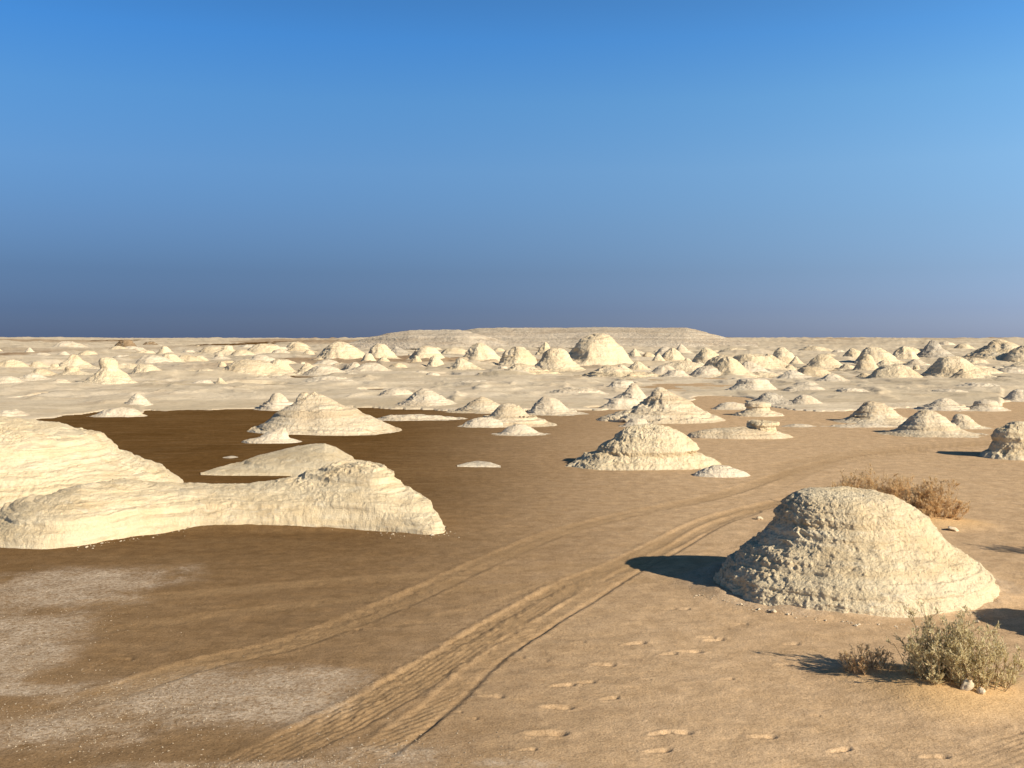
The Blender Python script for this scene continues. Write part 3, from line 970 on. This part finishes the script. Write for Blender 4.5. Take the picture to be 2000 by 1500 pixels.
rock('chalk_boulder', 'knobbly chalk boulder cut off by the picture edge with a long dark shadow', 'boulder', M_near,
     [(1985, 828), (1965, 832), (1946, 842), (1938, 852), (1942, 862), (1936, 870), (1932, 880), (1922, 888), (1915, 895)],
     [(2010, 828), (2040, 836), (2060, 850), (2075, 868), (2085, 882), (2095, 895)], 899, G_MID, ratio=0.7, nseg=420, nring=150, lump=0.08, ledge=0.04, rough=0.015, thick=0.13, extra=fiss_soft)
rock('chalk_boulder', 'chalk boulder standing beyond the picture edge, seen by its shadow', 'boulder', M_near,
     [(2370, 1072), (2330, 1080), (2260, 1120), (2210, 1180), (2190, 1230), (2180, 1270)], [(2400, 1072), (2450, 1085), (2510, 1130), (2560, 1190), (2580, 1240), (2590, 1270)], 1322, ratio=0.8, nseg=240, nring=90, lump=0.06, ledge=0.03, rough=0.03)

# ------------------------------------------------------------------ middle-distance mounds
T = dict(lump=0.06, ledge=0.02, rough=0.012, ter=0.75)
mid = [
    ('cream mound with a rounded yellow top and a dark shadow streak', 1705, 1640, 1778, 783, 831, 'bell', M_mid, .8),
    ('banded mound with a square shoulder and dark slot of shadow at its left', 1808, 1738, 1890, 801, 855, 'bell', M_mid, .8),
    ('small pointed mound tucked behind the square-shouldered mound', 1874, 1846, 1918, 808, 838, 'bell', M_mid, .8),
    ('low mushroom-like chalk block with undercut cap, near the drum-topped ledge', 1480, 1434, 1524, 786, 815, 'cap', M_mid, .7),
    ('thin white chalk streak in sand right of the drum-topped ledge', 1560, 1532, 1588, 828, 834, 'low', M_white, .5),
    ('long thin white chalk streak in sand before the yellow-topped mound', 1690, 1618, 1765, 829, 836, 'low', M_white, .4),
    ('ragged mound with dark notches and three terraces, between stepped and sharp cones', 992, 925, 1066, 787, 836, 'step', M_mid, .8),
    ('white toe of rock below the ragged three-terraced mound', 1010, 968, 1062, 828, 852, 'bell', M_white, .7),
    ('pale tongue of rock left of the ragged three-terraced mound', 945, 902, 990, 815, 836, 'low', M_white, .6),
    ('grey-topped mound just behind the ragged three-terraced mound', 940, 888, 1000, 775, 808, 'cone', M_mid, .8),
    ('white banded mound with a low tail right of the ragged mound', 1066, 1022, 1128, 774, 812, 'bell', M_white, .8),
    ('faint pointed mound on the pavement behind the brown inlet', 828, 775, 895, 757, 798, 'cone', M_white, .8),
    ('low pale swell beside the pointed mound behind the brown inlet', 775, 735, 812, 758, 780, 'low', M_white, .8),
    ('small cone with a bright cap just left of the stepped cone', 542, 504, 582, 767, 803, 'step', M_white, .8),
    ('small lone cone at the edge of the white pavement, left', 268, 238, 300, 767, 797, 'cone', M_white, .8),
    ('tiny chalk block at the pavement edge near the lone left cone', 240, 185, 278, 795, 816, 'low', M_white, .5),
    ('small jagged peak with dark side behind the sharp cone', 1236, 1190, 1275, 749, 790, 'cone', M_white, .8),
    ('pair-topped low mound behind the small jagged peak', 1215, 1180, 1250, 744, 762, 'flat', M_white, .7),
    ('broad low chalk step left of the sharp cone', 1215, 1170, 1262, 779, 801, 'flat', M_white, .6),
    ('flat-topped white table mound on the pavement behind the sharp cone', 1470, 1418, 1520, 740, 768, 'flat', M_white, .7),
    ('rough grey-streaked mound behind the undercut block', 1500, 1455, 1568, 765, 795, 'cone', M_grey, .7),
    ('small white mound right of the grey-streaked mound', 1570, 1535, 1615, 771, 795, 'bell', M_white, .7),
    ('bright white stepped mound at the pavement edge, right', 1845, 1790, 1895, 778, 803, 'step', M_white, .7),
    ('white block with a sloping tail at the end of the pavement edge, right', 1925, 1888, 1960, 782, 803, 'flat', M_white, .7),
    ('small white mound with dark notch at the right picture edge', 1990, 1955, 2040, 760, 786, 'bell', M_white, .8),
    ('gentle white swell above the bright stepped mound', 1850, 1800, 1910, 760, 778, 'low', M_white, .8),
    ('low white swell left of the yellow-topped mound', 1570, 1520, 1620, 752, 772, 'low', M_white, .8),
    ('thin pale chalk bar across the brown inlet beside the stepped cone', 800, 735, 895, 810, 822, 'low', M_white, .35),
    ('low white lens of rock in sand beside the sharp cone', 1425, 1395, 1465, 785, 801, 'low', M_white, .6),
    ('pale knoll on the pavement above the bright-capped small cone', 640, 585, 700, 735, 752, 'low', M_white, .8),
    ('pale long swell on the pavement in front of the great dome', 1130, 1060, 1190, 757, 778, 'low', M_white, .7),
]
for lb, pk, xl, xr, yt, ybs, pr, mt, rt in mid:
    xl, xr = pk - (pk - xl) * 1.06, pk + (xr - pk) * 1.14
    mound(lb, pk, xl, xr, yt, ybs, pr, mt, rt, 'small chalk mounds of the middle distance', **T)

# ------------------------------------------------------------------ the far field
far = [
    ('great smooth cream dome, the largest in the far field', 1168, 1098, 1232, 652, 723, 'hill', M_far),
    ('leaning flank rock against the left side of the great dome', 1085, 1028, 1140, 678, 729, 'bell', M_far),
    ('broad low skirt hill left of the great dome', 1010, 968, 1048, 674, 721, 'hill', M_far),
    ('dark-flanked pointed rock between skirt hill and great dome', 1064, 1040, 1088, 668, 700, 'cone', M_far),
    ('sharp tooth of rock with black shaded side right of the great dome', 1240, 1222, 1256, 680, 704, 'cone', M_far),
    ('small white mound below the sharp black-sided tooth', 1245, 1222, 1272, 704, 726, 'cone', M_far),
    ('tiny pale lump at the right foot of the great dome', 1212, 1196, 1240, 712, 729, 'cone', M_far),
    ('blunt cream mound second right of the great dome', 1312, 1280, 1345, 680, 711, 'bell', M_far),
    ('little pointed rock before the blunt cream mound', 1286, 1270, 1302, 690, 711, 'cone', M_far),
    ('white-capped far rock under the mesa slope', 1330, 1312, 1350, 672, 692, 'cone', M_white),
    ('rounded mound with a double crown right of the blunt cream mound', 1380, 1352, 1410, 679, 713, 'hill', M_far),
    ('long pale low hill under the right end of the mesa', 1435, 1402, 1468, 679, 692, 'low', M_far),
    ('low white mound in front of the blunt cream mound', 1298, 1265, 1330, 712, 732, 'bell', M_white),
    ('broad rosy hill with a dark left edge', 1420, 1376, 1470, 697, 738, 'bell', M_far),
    ('pale shoulder right of the broad rosy hill', 1460, 1425, 1515, 704, 736, 'cone', M_white),
    ('rounded mound with dark base notch right of the rosy hill', 1528, 1502, 1556, 679, 713, 'hill', M_far),
    ('steep-sided mound before the dark-notched mound', 1500, 1470, 1545, 690, 722, 'cone', M_far),
    ('small tooth right of the dark-notched mound', 1554, 1540, 1570, 696, 714, 'cone', M_far),
    ('low spreading mound with bright tail', 1606, 1565, 1655, 691, 723, 'bell', M_far),
    ('far mound with a shaded left cheek behind the tall twin-topped mound', 1665, 1644, 1690, 680, 706, 'hill', M_far),
    ('tall twin-topped mound in the right far field', 1702, 1672, 1752, 677, 712, 'hill', M_far),
    ('steep mound with black left rim before the twin-topped mound', 1692, 1662, 1722, 692, 727, 'bell', M_far),
    ('squat mound with a dark left brow right of the twin-topped mound', 1766, 1738, 1794, 676, 709, 'hill', M_far),
    ('grey hill with a large shaded hollow near the right skyline', 1820, 1786, 1866, 665, 704, 'cone', M_grey),
    ('yellow dome rising from white skirt in the right far field', 1745, 1692, 1800, 711, 746, 'hill', M_far),
    ('small flat-topped pedestal right of the yellow skirted dome', 1790, 1770, 1808, 713, 734, 'knob', M_far),
    ('wide bright mound with long right tail', 1850, 1802, 1935, 694, 741, 'bell', M_far),
    ('pointed cream cone overlapping the wide bright mound', 1880, 1846, 1922, 720, 747, 'cone', M_far),
    ('big smooth hill on the right skyline with long shaded left slope', 1950, 1868, 2060, 664, 712, 'cone', M_far),
    ('round hill cut off at the right picture edge', 1996, 1960, 2050, 675, 712, 'hill', M_far),
    ('low pale mound at the right edge below the skyline hills', 1972, 1945, 2004, 717, 729, 'low', M_white),
    ('tiny mound on the skyline right of the grey hollow hill', 1880, 1862, 1902, 671, 684, 'hill', M_far),
    ('big cream dome left of the mesa', 660, 620, 715, 667, 706, 'hill', M_far),
    ('low white-topped hill left of the big cream dome', 576, 552, 620, 670, 692, 'cone', M_far),
    ('broad bright hill second left of the big cream dome', 518, 478, 558, 671, 695, 'low', M_far),
    ('rounded mound right of the big cream dome', 740, 714, 772, 672, 703, 'hill', M_far),
    ('white-tipped grey hill at the left foot of the mesa', 772, 755, 808, 676, 694, 'cone', M_grey),
    ('cream dome with two cones at its foot', 832, 795, 868, 674, 708, 'hill', M_far),
    ('left one of the twin cones at the foot of the cream dome', 812, 796, 830, 694, 719, 'bell', M_far),
    ('right one of the twin cones at the foot of the cream dome', 848, 828, 874, 694, 722, 'bell', M_far),
    ('thin sharp cone with white right slope', 900, 872, 945, 700, 727, 'cone', M_far),
    ('tall pale hill left of the skirt hill', 935, 892, 985, 669, 710, 'bell', M_far),
    ('flat pale hill between cream dome and tall pale hill', 885, 860, 918, 679, 694, 'low', M_far),
    ('small dark-sided mound below the tall pale hill', 990, 972, 1012, 695, 718, 'bell', M_far),
    ('stepped pale mound in the left far field below the bright hill', 542, 505, 580, 702, 731, 'bell', M_far),
    ('small knobbed mound right of the stepped pale mound', 600, 572, 635, 709, 733, 'cone', M_far),
    ('low mound with dark dot right of the knobbed mound', 665, 640, 685, 708, 722, 'hill', M_far),
    ('flat whitish mound with straight base in the left far field', 692, 668, 715, 707, 729, 'bell', M_white),
    ('wide low cone above a straight white step', 728, 650, 780, 709, 733, 'cone', M_white),
    ('little steep mound between big cream dome and twin cones', 748, 732, 766, 698, 717, 'hill', M_far),
    ('small mound beside a dark gap right of the big cream dome', 720, 704, 734, 690, 709, 'hill', M_far),
    ('bright white bar-like mound below the stepped pale mound', 548, 518, 578, 734, 743, 'low', M_white),
    ('small white mound below the twin cones', 820, 806, 840, 724, 735, 'low', M_white),
    ('low mound right of the small white mound below the twin cones', 843, 828, 862, 727, 738, 'low', M_white),
    ('square-topped yellow pillar rock on a broad foot, left far field', 212, 162, 262, 698, 754, 'knob', M_far),
    ('pale yellow hill just left of the yellow pillar rock', 142, 108, 182, 691, 722, 'cone', M_far),
    ('small white far mound above the pale yellow hill', 57, 42, 74, 679, 694, 'cone', M_white),
    ('long bright bar of rock left of the pale yellow hill', 95, 65, 120, 704, 713, 'low', M_white),
    ('low cream mound with flat foot left of the bright bar', 22, -10, 52, 702, 722, 'low', M_far),
    ('small cream mound right of the yellow pillar rock', 292, 270, 312, 712, 727, 'hill', M_far),
    ('double-humped cream mound right of the yellow pillar rock', 330, 300, 365, 690, 712, 'bell', M_far),
    ('steep little mound with dark left wall in the left far field', 432, 420, 452, 706, 729, 'bell', M_far),
    ('tiny dark-edged spike below the steep little mound', 428, 420, 446, 737, 752, 'cone', M_far),
    ('flat pale mound left of the tiny dark-edged spike', 400, 372, 418, 742, 752, 'low', M_white),
    ('long low cream hill on the left skyline side', 415, 385, 470, 676, 694, 'low', M_far),
    ('small mound between the double-humped and steep little mounds', 388, 370, 408, 694, 709, 'hill', M_far),
    ('bright mound on the skyline left of the broad bright hill', 470, 448, 500, 683, 698, 'hill', M_far),
    ('pale mound under the left skyline beside dark scrubby rocks', 255, 232, 285, 676, 688, 'low', M_white),
    ('low mound between yellow pillar rock and long bright bar', 172, 150, 192, 684, 697, 'hill', M_far),
    ('small mound at the left picture edge on the pavement', 15, -20, 45, 735, 752, 'low', M_white),
    ('low white tongue at the left picture edge above the big hill', 20, -30, 52, 800, 818, 'low', M_white),
    ('pale low cone on the pavement left of the yellow pillar foot', 60, 20, 110, 728, 748, 'cone', M_white),
    ('small white-faced mound below the yellow pillar', 118, 98, 138, 740, 752, 'low', M_white),
    ('low mound left of the tall twin-topped mound below skyline', 1590, 1560, 1622, 676, 688, 'low', M_far),
    ('white mound below the rosy hill', 1545, 1515, 1590, 722, 742, 'cone', M_white),
    ('white mound before the steep black-rimmed mound', 1625, 1590, 1660, 728, 748, 'cone', M_white),
    ('low white mound before the yellow skirted dome', 1660, 1620, 1705, 757, 777, 'low', M_white),
    ('small white crest on the pavement right of the table mound', 1575, 1545, 1600, 745, 757, 'low', M_white),
    ('low white crest beneath the pointed cream cone', 1910, 1860, 1960, 748, 765, 'low', M_white),
    ('small white crest right of the faint pointed mound', 925, 880, 965, 742, 756, 'low', M_white),
    ('rounded cream rock just behind the great dome on its right', 1265, 1250, 1284, 688, 704, 'hill', M_far),
    ('small pale mound before the double-crowned mound', 1365, 1345, 1388, 706, 722, 'cone', M_white),
    ('small steep rock left of the double-crowned mound', 1342, 1332, 1354, 699, 714, 'hill', M_far),
]
for i, (lb, pk, xl, xr, yt, ybs, pr, mt) in enumerate(far):
    xl, xr = pk - (pk - xl) * 1.12, pk + (xr - pk) * 1.2
    mound(lb, pk, xl, xr, yt, ybs, pr, mt, 0.85, G_FAR, lump=0.08, ledge=0.012, rough=0.012, ter=0.4)
rk = random.Random(31)
placed = [(m_[1], m_[5]) for m_ in far]
import re as _re
short = {}
for m_ in far:
    sh = _re.split(r',| (?:left|right|with|before|behind|below|under|between|near|at|in|on|cut|overlapping|rising|beside|above|just|against|from|one|second|that)\b', m_[0])[0]
    short.setdefault(sh, []).append(m_)
refs = [(k_, v_[0]) for k_, v_ in short.items() if len(v_) == 1 and len(k_.split()) >= 2]
used_l = set()
cnt = tries = 0
while cnt < 130 and tries < 5000:
    tries += 1
    ybs = rk.choice([rk.uniform(676, 700), rk.uniform(690, 740)])
    x = rk.uniform(-10, 2010)
    w = rk.choice([rk.uniform(8, 18), rk.uniform(12, 32)]) * (0.5 + (ybs - 670) / 60)
    if any(abs(x - a_) < 22 and abs(ybs - b_) < 8 for a_, b_ in placed):
        continue
    nm, m_ = min(refs, key=lambda r: abs(r[1][1] - x) + 2 * abs(r[1][5] - ybs))
    dx_, dy_ = x - m_[1], ybs - m_[5]
    where = ('right of' if dx_ > 0 else 'left of') if abs(dx_) > 2 * abs(dy_) else ('in front of' if dy_ > 0 else 'behind')
    if abs(dx_) > 2 * abs(dy_):
        where = 'a little ' + where
    lb = 'tiny pale chalk knoll %s the %s' % (where, nm)
    if lb in used_l:
        continue
    used_l.add(lb)
    placed.append((x, ybs))
    mound(lb, x, x - w * rk.uniform(.8, 1.5), x + w * rk.uniform(1.0, 2.2), ybs - w * rk.uniform(0.35, 0.8), ybs, rk.choice(['hill', 'bell', 'dome', 'hill', 'low', 'flat', 'knob', 'step']), rk.choice([M_far, M_far, M_white]), 0.85,
          'tiny knolls of the far field', lump=0.08, ledge=0.012, rough=0.012, ter=0.4)
    cnt += 1
mound('dark brown scrubby outcrop on the left skyline', 245, 222, 268, 664, 682, 'low', M_brownrock, .8, 'dark outcrops on the skyline', name='brown_outcrop', cat='outcrop', lump=0.12, ledge=0.05, rough=0.09)
mound('smaller dark brown outcrop right of the scrubby one on the left skyline', 292, 276, 312, 667, 678, 'low', M_brownrock, .8, 'dark outcrops on the skyline', name='brown_outcrop', cat='outcrop', lump=0.12, ledge=0.05, rough=0.09)

# ------------------------------------------------------------------ the mesa on the skyline


def mesa_extra(p, n):
    gully = np.abs(fbm(np.stack([p[:, 0] * 0.022, p[:, 1] * 0.006, p[:, 2] * 0.01], 1), 451, 3))
    return -1.8 * (0.3 - gully) * np.clip((7.2 - p[:, 2]) / 4, 0, 1)


def mesa(name, top, base, width, crest, **kw):
    me, org = ridge_mesh(name, top, base, width, crest=crest, nx=420, nt=90, pf=1.35, lump=0.05, ledge=0.035, rough=0.006, thick=1.3, extra=mesa_extra, S=6.0)
    o = link(name, me, M_mesa, kind='structure')
    o.location = org


mesa('mesa', [(860, 664), (880, 652), (905, 646), (935, 641), (1000, 640), (1100, 640.5), (1180, 639), (1260, 640.5), (1340, 640), (1362, 645), (1385, 652), (1420, 659), (1450, 663), (1480, 668)],
     [(860, 680), (950, 681), (1100, 681), (1300, 681), (1480, 679)], [(860, 60), (900, 260), (1100, 300), (1350, 260), (1480, 80)], 0.5)
mesa('low_mesa', [(670, 668), (700, 663), (730, 655), (760, 648), (800, 644), (850, 644), (890, 644.5), (915, 648), (950, 660), (990, 668)],
     [(670, 682), (800, 684), (900, 684), (990, 682)], [(670, 40), (740, 160), (850, 180), (990, 60)], 0.55)


# ------------------------------------------------------------------ shrubs
def tube(V, Fc, pts, r0, r1):
    n = len(pts)
    b = len(V)
    for i, p in enumerate(pts):
        r = r0 + (r1 - r0) * i / (n - 1)
        d = (pts[min(i + 1, n - 1)] - pts[max(i - 1, 0)]).normalized()
        u = d.cross(Vector((0.3, 0.9, 0.2))).normalized()
        w = d.cross(u)
        for k in range(3):
            a = k * 2.0944
            V.append(p + (u * math.cos(a) + w * math.sin(a)) * r)
    for i in range(n - 1):
        for k in range(3):
            a, c = b + i * 3 + k, b + i * 3 + (k + 1) % 3
            Fc.append((a, c, c + 3, a + 3))


def shrub(label, px, py, width, height, nst, nleaf, lmat, smat, seed, flat=1.0, lsize=0.016, lw=0.3, group='desert shrubs', upright=0.55, clumps=None, name='desert_shrub', twigs=7, sub=3):
    rd = random.Random(seed)
    gx, gy = ground(px, py)
    gz = sand_z(gx, gy)
    root = link(name, None, None, None, label, 'shrub', group)
    root.location = (gx, gy, gz)
    clumps = clumps or [(0, 0, 1.0)]
    V, Fc, LV, LF = [], [], [], []
    tips = []
    for ci in range(nst):
        ox, oy, cs = clumps[ci % len(clumps)]
        a = rd.uniform(0, 2 * math.pi)
        rr = math.sqrt(rd.random())
        end = Vector((ox + math.cos(a) * rr * width / 2 * cs, oy + math.sin(a) * rr * width / 2 * cs * 0.9, height * cs * flat * (1 - upright * rr ** 2) * rd.uniform(0.55, 1.05)))
        st = Vector((ox + math.cos(a) * rr * width * 0.26, oy + math.sin(a) * rr * width * 0.26, -0.09))
        ctl = st.lerp(end, 0.5) + Vector((rd.uniform(-1, 1), rd.uniform(-1, 1), 0.4)) * width * 0.07
        pts = []
        for k in range(6):
            t = k / 5
            p = st.lerp(ctl, t).lerp(ctl.lerp(end, t), t)
            pts.append(p + Vector((rd.uniform(-1, 1), rd.uniform(-1, 1), rd.uniform(-1, 1))) * width * 0.008)
        tube(V, Fc, pts, 0.0048 * (0.5 + height), 0.0016)
        for k in range(twigs):
            t = rd.uniform(0.05, 0.98)
            i = min(4, int(t * 5))
            p = pts[i].lerp(pts[i + 1], t * 5 - i)
            d = (pts[i + 1] - pts[i]).normalized() + Vector((rd.uniform(-1, 1), rd.uniform(-1, 1), rd.uniform(-0.2, 0.9))) * 0.8
            d.normalize()
            l = rd.uniform(0.10, 0.26) * height
            q = p + d * l
            m_ = p.lerp(q, 0.5) + Vector((rd.uniform(-1, 1), rd.uniform(-1, 1), rd.uniform(0, 1))) * l * 0.12
            tube(V, Fc, [p, m_, q], 0.0018, 0.0009)
            tips.append((p, m_, q))
            for j in range(sub):
                t2 = rd.uniform(0.3, 0.9)
                p2 = p.lerp(q, t2)
                d2 = (d + Vector((rd.uniform(-1, 1), rd.uniform(-1, 1), rd.uniform(-0.3, 1)))).normalized()
                q2 = p2 + d2 * l * 0.45
                tube(V, Fc, [p2, p2.lerp(q2, .5), q2], 0.0012, 0.0007)
                tips.append((p2, p2.lerp(q2, .5), q2))
    for k in range(nleaf):
        p, m_, q = tips[rd.randrange(len(tips))]
        t = rd.random()
        c = p.lerp(q, t)
        d = ((q - p).normalized() + Vector((rd.uniform(-1, 1), rd.uniform(-1, 1), rd.uniform(-0.4, 1))) * 0.9).normalized()
        s = d.cross(Vector((rd.uniform(-1, 1), rd.uniform(-1, 1), rd.uniform(-1, 1)))).normalized()
        l = lsize * rd.uniform(0.6, 1.4)
        b = len(LV)
        up = d.cross(s) * l * 0.12
        LV += [c, c + d * l * 0.5 + s * l * lw * 0.5 + up, c + d * l, c + d * l * 0.5 - s * l * lw * 0.5 + up]
        LF.append((b, b + 1, b + 2, b + 3))
    link('stem', mesh_np('stem', np.array([tuple(v) for v in V]), np.array(Fc), True), smat, root)
    if LF:
        lf = link('foliage', mesh_np('foliage', np.array([tuple(v) for v in LV]), np.array(LF), False), lmat, root)
    return root


shrub('grey-green leafy shrub in front of the big boulder', 1868, 1348, 0.66, 0.50, 90, 13000, M_leaf, M_stem, 3, lsize=0.026, lw=0.32, clumps=[(0, 0, 1), (-0.10, 0.06, 1.0), (0.14, -0.06, 0.85)])
shrub('brown withered tuft beside the grey-green shrub', 1690, 1322, 0.42, 0.15, 60, 2600, M_dry, M_drystem, 5, lsize=0.02, lw=0.3, upright=0.4, name='withered_tuft')
shrub('wide tan dry bush behind the big boulder crest', 1715, 997, 0.95, 0.60, 110, 30000, M_dry, M_drystem, 7, lsize=0.026, lw=0.25, clumps=[(0, 0, 1), (-0.34, 0.1, 0.8), (0.34, -0.05, 0.85)], twigs=7, upright=0.7)
shrub('reddish dry bush right of the wide tan bush', 1832, 1024, 0.80, 0.52, 100, 22000, M_dry, M_drystem, 9, lsize=0.026, lw=0.25, twigs=7, upright=0.75, clumps=[(0, 0, 1), (-0.22, 0.15, 0.8)])
shrub('dry bush beyond the picture edge, seen by its twig shadows', 2060, 1085, 0.6, 0.4, 50, 2500, M_dry, M_drystem, 11, lsize=0.026, lw=0.22)


# ------------------------------------------------------------------ loose stones and gravel
def stone_mesh(name, seed, sub=3):
    import bmesh
    bm = bmesh.new()
    bmesh.ops.create_icosphere(bm, subdivisions=sub, radius=1.0)
    co = np.array([v.co[:] for v in bm.verts])
    f1, f2 = worley(co * 1.1 + seed, seed)
    d = 0.62 + 0.55 * f1 + 0.28 * fbm(co * 2.2 + seed, seed, 3)
    for v, k in zip(bm.verts, d):
        v.co *= float(k)
    me = bpy.data.meshes.new(name)
    bm.to_mesh(me)
    bm.free()
    for p in me.polygons:
        p.use_smooth = True
    return me


def stone(label, px, py, s, seed, rot=0.0):
    o = link('loose_stone', stone_mesh('loose_stone', seed), M_stone, None, label, 'stone', 'loose white stones')
    x, y = ground(px, py)
    o.location = (x, y, sand_z(x, y) + s[2] * 0.45)
    o.scale = s
    o.rotation_euler = (0.2, 0.3, rot)


stone('white chalk stone at the foot of the grey-green shrub', 1889, 1368, (0.050, 0.04, 0.055), 3, 0.4)
stone('smaller white stone right of the chalk stone under the shrub', 1915, 1372, (0.034, 0.03, 0.03), 5, 1.4)
stone('small white stone at the near left foot of the big boulder', 1511, 1197, (0.03, 0.028, 0.02), 6, 1.0)
stone('flat white stone in the shadow left of the big boulder', 1484, 1016, (0.055, 0.04, 0.03), 8, 0.3)
stone('flat pale stone beside the reddish dry bush', 1862, 1041, (0.07, 0.05, 0.03), 9, 0.3)


def gravel(name, spots, mat, label=None, cat=None):
    base = np.array([(1, 0, 0), (-.9, .15, 0), (.1, 1, 0), (0, -.95, .1), (0.1, 0.1, .8), (0, 0, -.7)], float)
    tri = np.array([(0, 2, 4), (2, 1, 4), (1, 3, 4), (3, 0, 4), (2, 0, 5), (1, 2, 5), (3, 1, 5), (0, 3, 5)])
    rg = np.random.default_rng(12)
    Vs, Fs = [], []
    for i, (x, y, s) in enumerate(spots):
        a = rg.uniform(0, 6.28)
        b = base * (1 + rg.uniform(-.3, .3, base.shape)) * s * np.array((1, .8, .65))
        c, d = math.cos(a), math.sin(a)
        v = np.stack([b[:, 0] * c - b[:, 1] * d + x, b[:, 0] * d + b[:, 1] * c + y, b[:, 2] + sand_z(x, y) + s * 0.15], 1)
        Vs.append(v)
        Fs.append(tri + 6 * i)
    me = mesh_np(name, np.vstack(Vs), np.vstack(Fs), False)
    return link(name, me, mat, None, label, cat, None, 'stuff')


rg = random.Random(77)
spots = []
while len(spots) < 4200:
    px, py, wx, wy = PALE[rg.choice([0, 1, 2, 3, 3, 3, 4, 5, 5, 7, 8])]
    x, y = px + rg.gauss(0, 0.55) * wx, py + rg.gauss(0, 0.55) * wy
    if -60 < x < 1100 and 1080 < y < 1530:
        gx, gy = ground(x, y)
        spots.append((float(gx), float(gy), rg.choice([0.003, 0.004, 0.004, 0.005, 0.006, 0.009])))
gravel('pale_gravel', spots, M_pebble, 'pale chalk gravel scattered in patches over the brown sand', 'gravel')
spots = []
for k in range(260):
    t = rg.random()
    x = 150 + t * 720
    y = float(np.interp(x, [0, 90, 250, 450, 560, 680, 820, 870], [1060, 1074, 1047, 1015, 1008, 1023, 1046, 1040])) + abs(rg.gauss(0, 5))
    if x > 790:
        x += abs(rg.gauss(0, 22))
        y -= 4
    gx, gy = ground(x, y)
    spots.append((float(gx), float(gy), min(0.04, 0.004 + rg.expovariate(1 / 0.007))))
for k in range(160):
    x = rg.uniform(1340, 1930)
    y = float(np.interp(x, [1320, 1400, 1500, 1600, 1720, 1850, 1940], [1152, 1168, 1192, 1206, 1219, 1218, 1200])) + abs(rg.gauss(0, 4))
    gx, gy = ground(x, y)
    spots.append((float(gx), float(gy), min(0.03, 0.003 + rg.expovariate(1 / 0.005))))
gravel('chalk_rubble', spots, M_stone, 'white chalk crumbs strewn along the feet of the near rocks', 'rubble')
